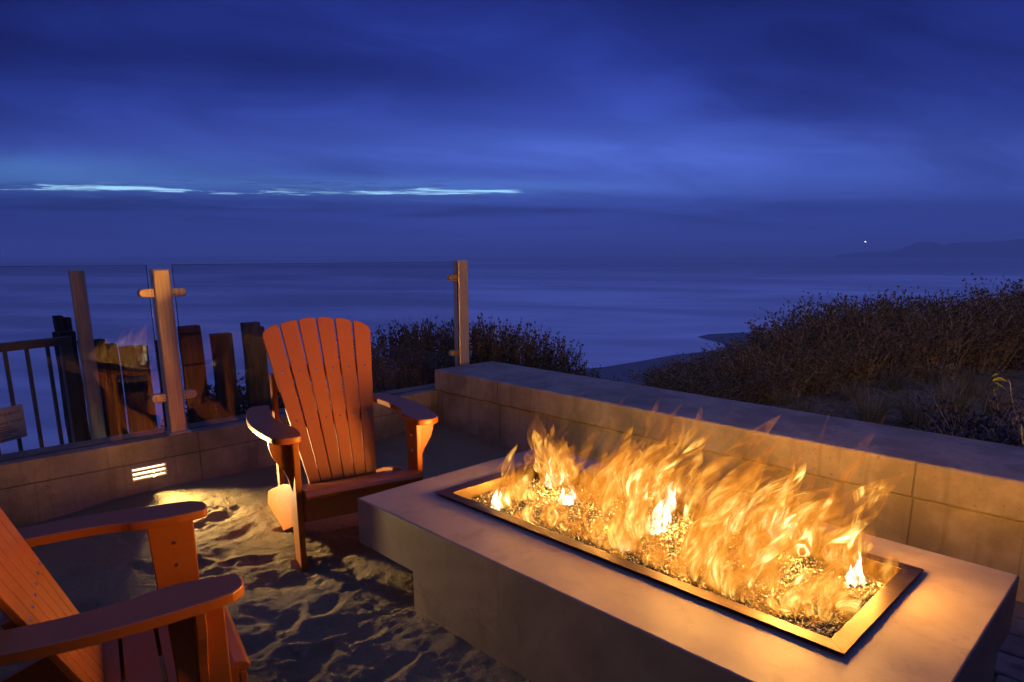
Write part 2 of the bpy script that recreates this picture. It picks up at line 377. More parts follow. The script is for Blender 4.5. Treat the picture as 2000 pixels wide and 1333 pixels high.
def ground_z(x, y):
    px = pxof(x, y); r = math.hypot(x, y)
    c = lerp_tab(CREST, px); g = lerp_tab(GZ, px)
    n = noise.fractal(Vector((x*.9, y*.9, 3)), 1, 2, 4)*.09 + noise.noise(Vector((x*4, y*4, 1)))*.03
    zz = g+n
    if r > c: 
        d = r-c; zz -= .75*d*min(1, d/1.2+.25)
    return max(zz, SEA-1.0 if False else -12.9)
NX = 260
vs, fs = [], []
def axis(lo, hi, c0, c1, n): # finer between c0 and c1
    a = list(np.linspace(lo, c0, n//5, endpoint=False))+list(np.linspace(c0, c1, 3*n//5, endpoint=False))+list(np.linspace(c1, hi, n//5+1)); return a
XS = axis(-40, 40, -13, 3.5, NX); YS = axis(-15, 60, -1, 14, NX)
for yv in YS:
    for xv in XS:
        zz = ground_z(xv, yv)
        # kept below the patio so that the sand and pavers lie on top
        if xv > -4.28 and yv < 3.78: zz = min(zz, -.35)
        vs.append((xv, yv, zz))
nx = len(XS)
for j in range(len(YS)-1):
    for i in range(nx-1): fs.append((j*nx+i, j*nx+i+1, (j+1)*nx+i+1, (j+1)*nx+i))
dune = pydata('dune_ground', vs, fs, M_dune, smooth=True); tag(dune, kind='structure', label='dark grassy dune ground falling away behind the walls')

# ---- patio sand inside the walls
dents = []
def dent(px, py, a, b, ang, d, rim=.5): 
    q = onz(px, py, 0); dents.append((q.x, q.y, a, b, ang, d, rim))
for (px, py, a, b, ang, d) in [(380, 1095, .09, .05, .3, .030), (150, 1180, .07, .05, .9, .04), (240, 1050, .08, .03, .1, .015), (560, 1030, .06, .04, 1.2, .02),
        (680, 1060, .14, .07, 2.4, .035), (655, 1100, .10, .06, .4, .03), (560, 1130, .15, .07, .8, .03), (720, 1187, .03, .02, 0, .02), (520, 1200, .12, .06, .2, .03),
        (640, 1230, .13, .07, 1.3, .03), (600, 1300, .12, .06, 2.3, .03), (470, 1040, .12, .05, 2.0, .018), (320, 990, .1, .04, 2.2, .012), (720, 1290, .10, .05, .5, .025), (450, 1000, .09, .05, .6, .015), (640, 1180, .09, .05, 2.0, .025), (500, 960, .08, .04, 1.1, .014), (425, 1080, .10, .05, .1, .02)]:
    dent(px, py, a, b, ang, d)
for k in range(13):   # little trail of tracks
    f = k/12; dent(722+f*190+rnd.uniform(-4, 4), 1190+f*150, .016, .012, rnd.random()*3, .010, .9)
for k in range(45):
    dents.append((rnd.uniform(-4.1, -1.9), rnd.uniform(-1.6, 3.1), rnd.uniform(.03, .12), rnd.uniform(.02, .05), rnd.random()*3.14, rnd.uniform(.004, .020), rnd.uniform(.4, 1)))
for (px, py, ang) in ((300, 1110, .5), (430, 1010, 1.9), (560, 1210, 2.2), (640, 1270, .9), (210, 1030, .2), (500, 1090, 1.0), (690, 1120, 2.6), (760, 1310, 1.8), (350, 1240, 2.0), (480, 1260, .4), (700, 1240, 1.4)):
    q_ = onz(px, py, 0)       # shoe prints: ball and heel
    dents.append((q_.x, q_.y, .085, .048, ang, .030, .7)); dents.append((q_.x-.13*math.cos(ang), q_.y-.13*math.sin(ang), .042, .036, ang, .034, .6))
for (a_, b_, l_) in ((-2.74, 1.35, .10), (-2.62, 1.92, .1)): dents.append((a_, b_, .09, .06, 0, .035, .9))
def sand_z(x, y):
    z = noise.fractal(Vector((x*1.2, y*1.2, 5)), 1, 2, 2)*.022
    z += noise.fractal(Vector((x*5, y*5, 9)), .9, 2, 4)*.003
    z += noise.fractal(Vector((x*13, y*13, 31)), .7, 2, 5)*.0034
    cl = max(0, noise.noise(Vector((x*1.9, y*1.9, 20)))-.08)    # clumpy, trodden patches
    z += cl*noise.fractal(Vector((x*17, y*17, 2)), .6, 2, 5)*.020
    for (cx, cy, a, b, ang, d, rim) in dents:
        dx, dy = x-cx, y-cy
        if abs(dx) > .35 or abs(dy) > .35: continue
        u = (dx*math.cos(ang)+dy*math.sin(ang))/a; v = (-dx*math.sin(ang)+dy*math.cos(ang))/b; q = u*u+v*v
        if q < 7: q *= 1+.7*noise.noise(Vector((x*24, y*24, cx*7))); z += -.8*d*math.exp(-q*1.1) + .25*d*rim*math.exp(-((math.sqrt(max(q, 0))-1.35)/.5)**2)
    z += .05*math.exp(-((x+4.16)/.45)**2) + .05*math.exp(-((y-3.2)/.35)**2)      # drifted up along the walls
    z -= .05*max(0, min(1, (.9-y)/.8))
    z += .03*math.exp(-((y-1.405)/.10)**2)*(1 if x > -2.05 else 0)
    return z
xs = np.concatenate([np.linspace(-4.17, -1.0, 400), np.linspace(-.98, 2.5, 50)]); ys = np.concatenate([np.linspace(-2.5, -.25, 70), np.linspace(-.24, 3.21, 400)])
vs = [(float(a), float(b), sand_z(a, b)) for b in ys for a in xs]; nx = len(xs)
fs = [(j*nx+i, j*nx+i+1, (j+1)*nx+i+1, (j+1)*nx+i) for j in range(len(ys)-1) for i in range(nx-1)]
# the sand stops where the pavers begin (right of x = -0.95, behind y = 0.9)
fs = [f for f in fs if not (vs[f[0]][0] > -.6 and vs[f[0]][1] > .0)]
tag(pydata('patio_sand', vs, fs, M_sand, smooth=True), kind='structure', label='trodden sand floor of the fire pit enclosure')
# ---- pavers
def pavm():
    m, t, b = mat('paver_stone'); p = pos(t); n = t.noise(p, 12, 5, .65); o = t.n('ShaderNodeNewGeometry').outputs['Random Per Island']
    c = t.mix(o, (.09, .085, .08), (.17, .155, .14)); c = t.mix(t.smooth(n, .4, .7), c, (.07, .062, .055))
    setp(t, b, color=c, rough=.85, normal=t.bump(t.noise(p, 90, 4), .4, .004)); return m
bm = bmesh.new(); yv = 0.0; row = 0
while yv < 3.15:
    xv = -.66+(.12 if row % 2 else 0)
    while xv < 2.3:
        ww = rnd.choice((.18, .24, .30)); box(bm, xv, xv+ww-.008, yv, min(yv+.152, 3.195), -.10, .035+rnd.uniform(-.003, .003)); xv += ww
    yv += .16; row += 1
tag(bm_obj('paved_path', bm, pavm(), bevel=.008), kind='structure', label='dark stone pavers at the right end of the fire pit')
tag(boxo('paver_bed', (-.62, 2.4, .0, 3.19, -.2, .012), M_sand, bevel=0), kind='structure', label='sand bed filling the joints between the pavers')

# ---- walls
wall = empty('bench_wall', (-2, 3.5, 0), label='long concrete seat wall with a thick cap behind the fire pit', cat='wall')
def wchild(name, d, m, bevel, par=wall, seg=3):
    o = boxo(name, d, m, par, bevel=bevel, seg=seg); o.matrix_parent_inverse = par.matrix_world.inverted() if False else Matrix.Translation(-Vector(par.location)); return o
wchild('wall_body', (-4.157, 3.2, 3.205, 3.76, -.8, .358), M_wall, .01)
wchild('wall_cap', (-4.165, 3.25, 3.184, 3.80, .360, .527), M_wall, .014)
bpy.context.view_layer.update()
lw = empty('low_wall', (-4.25, 0, 0), label='low weathered concrete kerb wall on the left carrying the glass fence', cat='wall')
def lchild(name, d, m, bevel): return wchild(name, d, m, bevel, lw)
# body is cut round the step light recess
sl0 = onx(257, 923, -4.16); sl1 = onx(325, 921, -4.16); slz = (onx(291, 922, -4.16).z)
y0s, y1s = sl0.y-.005, sl1.y+.005; z0s, z1s = slz-.040, slz+.040
for nm, d in (('wall_body', (-4.40, -4.16, -3.2, y0s, -.9, .36)), ('wall_body', (-4.40, -4.16, y1s, 3.9, -.9, .36)),
              ('wall_body', (-4.40, -4.162, y0s, y1s, -.9, z0s)), ('wall_body', (-4.40, -4.162, y0s, y1s, z1s, .36))):
    lchild(nm, d, M_lwall, .006 if nm == 'x' else 0)
# ---- step light
def emis(name, col, s, mis='NONE'):
    m = bpy.data.materials.new(name); m.use_nodes = True; t = NT(m.node_tree); m.node_tree.nodes.clear()
    e = t.n('ShaderNodeEmission'); e.inputs[0].default_value = (*col, 1); e.inputs[1].default_value = s
    o = t.n('ShaderNodeOutputMaterial'); t.t.links.new(e.outputs[0], o.inputs[0]); return m
yc = (y0s+y1s)/2
st = empty('step_light', (-4.16, yc, slz), label='small lit louvred step light set into the low concrete wall', cat='step light', )
def schild(o): o.matrix_parent_inverse = Matrix.Translation(-Vector(st.location)); return o
hw = (y1s-y0s)/2
schild(boxo('lens', (-4.20, -4.190, y0s+.003, y1s-.003, z0s+.003, z1s-.003), emis('step_light_lens', (1, .86, .66), 4), st, bevel=0))
bm = bmesh.new()
box(bm, -4.20, -4.154, y0s, y1s, z1s-.008, z1s); box(bm, -4.20, -4.154, y0s, y1s, z0s, z0s+.008)
box(bm, -4.20, -4.154, y0s, y0s+.008, z0s+.0085, z1s-.0085); box(bm, -4.20, -4.154, y1s-.008, y1s, z0s+.0085, z1s-.0085)
schild(bm_obj('louvre_frame', bm, M_steel, st, bevel=.001))
for k in range(2):
    zz = z0s+.0265+k*.027
    bm = bmesh.new(); box(bm, -4.186, -4.157, y0s+.0085, y1s-.0085, zz-.006, zz+.006); schild(bm_obj('louvre_blade', bm, M_steel, st))
la = bpy.data.lights.new('step_lamp', 'AREA'); la.shape = 'RECTANGLE'; la.size = .14; la.size_y = .05; la.energy = 14; la.color = (1, .66, .26); la.spread = math.radians(84)
lo = bpy.data.objects.new('step_lamp', la); C.objects.link(lo); lo.location = (-4.150, yc, slz); lo.rotation_euler = Vector((1, .34, -.03)).to_track_quat('-Z', 'Z').to_euler()
lo.parent = st; lo.matrix_parent_inverse = Matrix.Translation(-Vector(st.location))

# ================================================================ FIRE PIT
PX0, PX1, PY0, PY1 = -2.389, -.285, 1.405, 2.535
FX0, FX1, FY0, FY1 = -2.190, -.507, 1.660, 2.333
IX0, IX1, IY0, IY1 = -2.128, -.560, 1.708, 2.285
pit = empty('fire_pit', (-1.35, 1.97, 0), label='long rectangular concrete gas fire pit table with a steel rimmed burner', cat='fire pit')
def pchild(o): o.matrix_parent_inverse = Matrix.Translation(-Vector(pit.location)); return o
bm = bmesh.new()     # slab as a ring round the burner opening
o_ = [(PX0, PY0), (PX1, PY0), (PX1, PY1), (PX0, PY1)]; i_ = [(IX0-.02, IY0-.015), (IX1+.02, IY0-.015), (IX1+.02, IY1+.015), (IX0-.02, IY1+.015)]
V4 = {}
for k in range(4):
    for z_ in (.2, .4): V4[k, z_, 0] = bm.verts.new((*o_[k], z_)); V4[k, z_, 1] = bm.verts.new((*i_[k], z_))
for k in range(4):
    j = (k+1) % 4
    bm.faces.new((V4[k, .4, 0], V4[j, .4, 0], V4[j, .4, 1], V4[k, .4, 1])); bm.faces.new((V4[k, .2, 0], V4[k, .2, 1], V4[j, .2, 1], V4[j, .2, 0]))
    bm.faces.new((V4[k, .2, 0], V4[j, .2, 0], V4[j, .4, 0], V4[k, .4, 0])); bm.faces.new((V4[k, .4, 1], V4[j, .4, 1], V4[j, .2, 1], V4[k, .2, 1]))
ed = [e for e in bm.edges if all(abs(v.co.z-.4) < 1e-4 for v in e.verts) and all((abs(v.co.x-PX0) < 1e-4 or abs(v.co.x-PX1) < 1e-4) for v in e.verts)]
bmesh.ops.bevel(bm, geom=ed, offset=.006, segments=3, affect='EDGES', profile=.5)
pchild(bm_obj('slab_top', bm, M_pit, pit))
pchild(boxo('pedestal', (-2.005, PX1, PY0, 2.35, -.3, .2), M_pit, pit, bevel=0))
# burner rim: mitred flat frame standing just proud
bm = bmesh.new()
o_ = [(FX0, FY0), (FX1, FY0), (FX1, FY1), (FX0, FY1)]; i_ = [(IX0, IY0), (IX1, IY0), (IX1, IY1), (IX0, IY1)]
for k in range(4):
    j = (k+1) % 4
    a = [(*o_[k], 0), (*o_[j], 0), (*i_[j], 0), (*i_[k], 0)]
    lo_ = [bm.verts.new((p[0], p[1], .409)) for p in a]; hi_ = [bm.verts.new((p[0], p[1], .4135)) for p in a]
    bm.faces.new(hi_); bm.faces.new(lo_[::-1])
    for q in range(4): bm.faces.new((lo_[q], lo_[(q+1) % 4], hi_[(q+1) % 4], hi_[q]))
pchild(bm_obj('burner_rim', bm, M_frame, pit, bevel=.0015))
bm = bmesh.new()
for d in ((IX0-.004, IX0, IY0-.004, IY1+.004, .30, .4085), (IX1, IX1+.004, IY0-.004, IY1+.004, .30, .4085), (IX0+.0005, IX1-.0005, IY0-.004, IY0, .30, .4085), (IX0+.0005, IX1-.0005, IY1, IY1+.004, .30, .4085), (IX0-.004, IX1+.004, IY0-.004, IY1+.004, .29, .2995)):
    box(bm, *d)
pchild(bm_obj('burner_pan', bm, M_pan, pit))
# fire glass
BED = .362
def bedz(x, y): return BED + .010*noise.noise(Vector((x*6, y*6, 0))) + .006*noise.noise(Vector((x*20, y*20, 4)))
def glassbit():
    m, t, b = mat('crushed_fire_glass'); o = t.n('ShaderNodeNewGeometry').outputs['Random Per Island']
    c = t.ramp(o, [(0, (.010, .010, .010)), (.4, (.03, .032, .032)), (.70, (.085, .09, .09)), (.9, (.24, .25, .25)), (.98, (.45, .46, .46)), (1, (.10, .05, .02))])
    setp(t, b, color=c, rough=.38, spec=.5); return m
vs, fs = [], []
ico = [(0, 0, 1), (.9, 0, .2), (0, .8, .1), (-.8, .1, .25), (.1, -.9, .15), (.3, .2, -.8)]
icf = [(0, 1, 2), (0, 2, 3), (0, 3, 4), (0, 4, 1), (5, 2, 1), (5, 3, 2), (5, 4, 3), (5, 1, 4)]
for k in range(15000):
    cx, cy = rnd.uniform(IX0+.008, IX1-.008), rnd.uniform(IY0+.008, IY1-.008)
    s = rnd.uniform(.0038, .0085); cz = bedz(cx, cy)+rnd.uniform(-.004, .008)
    R = Matrix.Rotation(rnd.uniform(0, 6.28), 3, Vector((rnd.gauss(0, 1), rnd.gauss(0, 1), rnd.gauss(0, 1))+Vector((0, 0, .01))).normalized() if False else Vector((rnd.uniform(-1, 1), rnd.uniform(-1, 1), 1)).normalized())
    R = R @ Matrix.Rotation(rnd.uniform(0, 6.28), 3, 'X'); b0 = len(vs)
    sc_ = (rnd.uniform(.6, 1.3), rnd.uniform(.6, 1.3), rnd.uniform(.5, 1.1))
    for v in ico:
        q = R @ Vector((v[0]*sc_[0], v[1]*sc_[1], v[2]*sc_[2]))*s; vs.append((cx+q.x, cy+q.y, cz+q.z))
    fs += [tuple(b0+i for i in f) for f in icf]
g = pydata('fire_glass', vs, fs, glassbit()); tag(g, label='bed of crushed clear and amber fire glass filling the burner', cat='fire glass', kind='stuff')
bm = bmesh.new(); box(bm, IX0+.001, IX1-.001, IY0+.001, IY1-.001, .301, BED-.014)
pchild(bm_obj('burner_tray', bm, M_dark, pit))

# ---- flames: closed, flattened, tapering tongues of glowing gas
def flame_mat():
    m = bpy.data.materials.new('gas_flame'); m.use_nodes = True; t = NT(m.node_tree); m.node_tree.nodes.clear()
    uv = t.n('ShaderNodeAttribute', attribute_name='fuv').outputs['Vector']   # s, length, seed
    fa = t.n('ShaderNodeAttribute', attribute_name='fk').outputs['Vector']    # t, strength, tint
    s_, l_, sd = t.xyz(uv); tt, kk, tint = t.xyz(fa)
    w1 = t.noise(t.comb(t.m('ADD', t.m('MULTIPLY', s_, 23), t.m('MULTIPLY', t.m('SINE', t.m('MULTIPLY', l_, 13)), .9)), t.m('MULTIPLY', l_, 6), t.m('MULTIPLY', sd, 31)), 1, 3, .55, .9)
    w2 = t.noise(t.comb(t.m('MULTIPLY', s_, 20), t.m('MULTIPLY', l_, 7), t.m('MULTIPLY', sd, 17)), 1, 2, .5, .8)
    body = t.m('MULTIPLY', t.m('ADD', .14, t.m('MULTIPLY', t.m('POWER', t.smooth(w1, .36, .74), 1.4), 1.9)), t.m('ADD', .15, t.smooth(w2, .36, .62)))
    lw_ = t.n('ShaderNodeLayerWeight'); lw_.inputs[0].default_value = .5
    face = t.m('SUBTRACT', 1.0, lw_.outputs['Facing'])
    soft = t.m('MULTIPLY', t.smooth(face, .02, .75), 1.0)
    ends = t.m('MULTIPLY', t.smooth(tt, .0, .10), t.m('POWER', t.m('SUBTRACT', 1.0, tt), .6))
    st_ = t.m('MULTIPLY', t.m('MULTIPLY', body, soft), t.m('MULTIPLY', ends, kk))
    al = t.m('SUBTRACT', 1.0, t.m('EXPONENT', t.m('MULTIPLY', st_, -1.05)))      # optical depth to opacity
    col = t.ramp(t.m('MULTIPLY', st_, .55), [(0, (.85, .22, .015)), (.16, (1.05, .38, .04)), (.38, (1.5, .78, .15)), (.62, (2.4, 1.6, .5)), (1, (3.6, 2.8, 1.3))])
    col = t.mix(t.m('MULTIPLY', t.smooth(tint, .45, .7), t.smooth(st_, .10, .65)), col, (4.2, 3.4, 2.2))
    e = t.n('ShaderNodeEmission'); t.put(e.inputs[0], col); e.inputs[1].default_value = 1.0
    tr = t.n('ShaderNodeBsdfTransparent'); ad = t.n('ShaderNodeMixShader'); t.put(ad.inputs[0], al)
    t.t.links.new(tr.outputs[0], ad.inputs[1]); t.t.links.new(e.outputs[0], ad.inputs[2])
    o = t.n('ShaderNodeOutputMaterial'); t.t.links.new(ad.outputs[0], o.inputs[0])
    m.cycles.emission_sampling = 'NONE'; return m
M_flame = flame_mat()
WIND = Vector((RT.x, RT.y, 0))
class Flames:
    def __init__(s): s.v = []; s.f = []; s.uv = []; s.k = []
    def tongue(s, x, y, h, w, k, lean=.5, tint=.2, curl=.6, fr=rnd):
        NS, NR = 20, 10; sd = fr.random()*9
        ph1, ph2 = fr.random()*6.28, fr.random()*6.28; am = h*fr.uniform(.03, .10); fq = fr.uniform(3.5, 7)
        wd = (WIND + Vector((fr.uniform(-.35, .35), fr.uniform(-.35, .35), 0))).normalized()
        sa = math.atan2(RT.y, RT.x)+fr.uniform(-.7, .7); side = Vector((math.cos(sa), math.sin(sa), 0))
        p0 = Vector((x, y, bedz(x, y)-.003)); b0 = len(s.v); pts = []
        for i in range(NS+1):
            tt = i/NS
            rise = h*(tt-curl*.18*tt*tt); off = lean*h*(tt**1.6)
            wob = am*tt*math.sin(ph1+fq*tt); wob2 = am*tt*math.sin(ph2+fq*.8*tt)
            pts.append(p0+Vector((0, 0, rise))+wd*(off+wob)+Vector((-wd.y, wd.x, 0))*wob2)
        L = 0
        for i, p in enumerate(pts):
            tt = i/NS
            d = (pts[min(i+1, NS)]-pts[max(i-1, 0)]).normalized()
            tw = .9*math.sin(ph2+2.2*tt); sv = (side-d*side.dot(d)).normalized(); nv = d.cross(sv)
            sv, nv = sv*math.cos(tw)+nv*math.sin(tw), nv*math.cos(tw)-sv*math.sin(tw)
            prof = (.25+.75*min(1, tt/.22)**.8 if tt < .22 else 1-((tt-.22)/.78)**1.35)
            prof *= 1+.22*math.sin(ph1*2+9*tt)
            ww = max(.0004, w*prof); 
            if i: L += (p-pts[i-1]).length
            for q in range(NR):
                a = q*2*math.pi/NR
                s.v.append(tuple(p+sv*(ww*math.cos(a))+nv*(ww*.38*math.sin(a))))
                s.uv.append((math.cos(a)*ww, L, sd)); s.k.append((tt, k, tint))
        for i in range(NS):
            for q in range(NR): s.f.append((b0+i*NR+q, b0+i*NR+(q+1) % NR, b0+(i+1)*NR+(q+1) % NR, b0+(i+1)*NR+q))
    def build(s, name, parent):
        o = pydata(name, s.v, s.f, M_flame, parent, smooth=True)
        for nm, data in (('fuv', s.uv), ('fk', s.k)):
            at = o.data.attributes.new(nm, 'FLOAT_VECTOR', 'POINT'); at.data.foreach_set('vector', [c for v in data for c in v])
        o.matrix_parent_inverse = Matrix.Translation(-Vector(parent.location)); return o
fire = empty('gas_fire', (-1.35, 1.97, BED), label='row of tall wind-blown yellow gas flames burning on the fire glass', cat='fire')
def bed_at(px, py):
    q = onz(px, py, BED); return min(max(q.x, IX0+.02), IX1-.02), min(max(q.y, IY0+.02), IY1-.02)
# (px, py of the root, height, half-width, strength, lean, how many tongues, spread)
GROUPS = [
 (966, 1000, .15, .034, .8, .1, 5, .025), (985, 975, .24, .040, .5, .25, 7, .05),
 (1062, 930, .27, .050, .6, .02, 8, .06), (1100, 955, .25, .052, .7, -.05, 8, .05), (1130, 930, .22, .045, .4, .2, 8, .07),
 (1085, 1040, .17, .055, .5, .1, 6, .04), (1135, 1050, .14, .045, .4, .25, 5, .04), (1180, 1000, .22, .050, .4, .35, 8, .08),
 (1225, 1065, .30, .065, .55, .25, 9, .05), (1268, 1000, .40, .065, .65, .28, 11, .06), (1250, 960, .38, .050, .45, .15, 8, .07),
 (1300, 930, .30, .050, .40, .35, 9, .09), (1285, 1105, .13, .045, .4, .2, 4, .04),
 (1360, 1110, .26, .060, .5, .45, 9, .06), (1385, 1050, .40, .065, .50, .50, 11, .07), (1335, 1000, .36, .055, .45, .45, 9, .08),
 (1445, 1010, .30, .055, .40, .60, 9, .09), (1455, 1140, .24, .055, .5, .50, 8, .06), (1420, 1090, .34, .055, .45, .6, 8, .07),
 (1150, 985, .24, .05, .4, .3, 7, .05), (1200, 1090, .15, .05, .35, .3, 5, .05), (1330, 1150, .20, .055, .4, .35, 7, .05), (1395, 1170, .20, .05, .4, .4, 6, .05), (1450, 1190, .16, .05, .4, .5, 6, .05), (1480, 1120, .28, .055, .45, .5, 8, .05), (1640, 1190, .13, .05, .35, .5, 5, .04),
 (1515, 1075, .30, .055, .70, .12, 8, .04), (1560, 1095, .34, .065, .50, .55, 10, .06), (1600, 1090, .34, .060, .45, .60, 9, .07),
 (1530, 1195, .15, .060, .5, .40, 6, .05), (1590, 1205, .19, .065, .45, .50, 7, .06), (1625, 1120, .24, .050, .4, .55, 8, .06),
 (1665, 1130, .18, .040, .6, .05, 5, .035), (1700, 1130, .13, .038, .30, .35, 5, .05)]
fr = random.Random(21)
for gi, (px, py, h, w_, k, lean, n, sp) in enumerate(GROUPS):
    F_ = Flames(); x0, y0 = bed_at(px, py)
    for i in range(max(3, int(n*.62))):
        xx = min(max(x0+fr.gauss(0, sp*.8), IX0+.015), IX1-.015); yv = min(max(y0+fr.gauss(0, sp*.6), IY0+.085+fr.random()*.03), IY1-.03)
        F_.tongue(xx, yv, 1.2*h*fr.uniform(.55, 1.12), 1.6*w_*fr.uniform(.5, 1.2), (1.25+.35*(px > 1300))*k*fr.uniform(.45, 1.5), lean+fr.uniform(-.15, .2), fr.uniform(0, .3), fr.uniform(0, 1.4), fr)
    for i in range(1 if y0 < IY0+.2 else 2):     # broad soft body of the tongue group
        F_.tongue(x0+fr.uniform(-.3, .3)*sp, max(y0+fr.uniform(-.3, .3)*sp, IY0+.12), h*fr.uniform(.75, 1.0), w_*1.9, .55*k, lean+fr.uniform(-.1, .1), .1, .2, fr)
    F_.build('flame', fire)
# bright cores
for (px, py, h, w_, k, lean) in ((967, 1000, .12, .018, 2.0, .05), (1080, 955, .19, .038, 1.5, -.08), (1112, 985, .13, .036, 1.6, -.25), (1278, 1045, .22, .036, 1.6, .20), (1298, 1010, .20, .034, 1.6, .2), (1512, 1082, .18, .015, 2.0, .12), (1668, 1148, .13, .020, 2.0, -.1), (1222, 1078, .09, .03, 1.0, .5)):
    F_ = Flames(); x0, y0 = bed_at(px, py)
    for i in range(7): F_.tongue(x0+fr.uniform(-.5, .5)*w_, y0+fr.uniform(-.5, .5)*w_, h*fr.uniform(.5, 1.15), 1.15*w_*fr.uniform(.6, 1.2), k*fr.uniform(.35, .75), lean+fr.uniform(-.1, .1), .7, .3, fr)
    F_.build('flame_core', fire)
# fringe along the back rim, and thin ghost tongues high up
F_ = Flames()
for i in range(56):
    xx = IX0+.1+(IX1-IX0-.14)*i/55
    F_.tongue(xx+fr.uniform(-.01, .01), IY1-fr.uniform(.01, .10), fr.uniform(.07, .17)*(.75 if xx > -.8 else 1), fr.uniform(.016, .034), fr.uniform(.2, .42), fr.uniform(.2, .9), .05, .5, fr)
F_.build('flame_fringe', fire)['kind'] = 'stuff'
F_ = Flames()
for i in range(26):
    F_.tongue(fr.uniform(IX0+.3, IX1-.2), fr.uniform(IY0+.2, IY1), fr.uniform(.40, .60), fr.uniform(.020, .040), fr.uniform(.06, .13), fr.uniform(.1, .7), 0, .2, fr)
F_.build('flame_wisp', fire)['kind'] = 'stuff'
F_ = Flames()
for i in range(70):
    F_.tongue(fr.uniform(IX0+.02, IX1-.02), fr.uniform(IY0+.02, IY1-.02), fr.uniform(.04, .12), fr.uniform(.012, .03), fr.uniform(.25, .5), fr.uniform(.2, 1.2), .3, .5, fr)
F_.build('low_flame', fire)['kind'] = 'stuff'
# the light the flames give
for (fx, fy, fz, e) in ((-2.02, 1.95, .425, 8), (-1.86, 2.04, .43, 10), (-1.66, 2.14, .475, 12), (-1.46, 1.93, .43, 9), (-1.28, 2.12, .47, 14), (-1.08, 1.93, .46, 10), (-.92, 2.14, .49, 18), (-.76, 1.93, .46, 8), (-.66, 2.15, .46, 13), (-1.15, 2.12, .66, 9), (-.85, 2.16, .68, 12)):
    l = bpy.data.lights.new('flame_glow', 'POINT'); l.energy = e*2.55; l.color = (1, .42, .07); l.shadow_soft_size = .07
    l.cycles.use_multiple_importance_sampling = False
    lo = bpy.data.objects.new('flame_glow', l); C.objects.link(lo); lo.location = (fx, fy, fz); lo.parent = fire; lo.matrix_parent_inverse = Matrix.Translation(-Vector(fire.location))

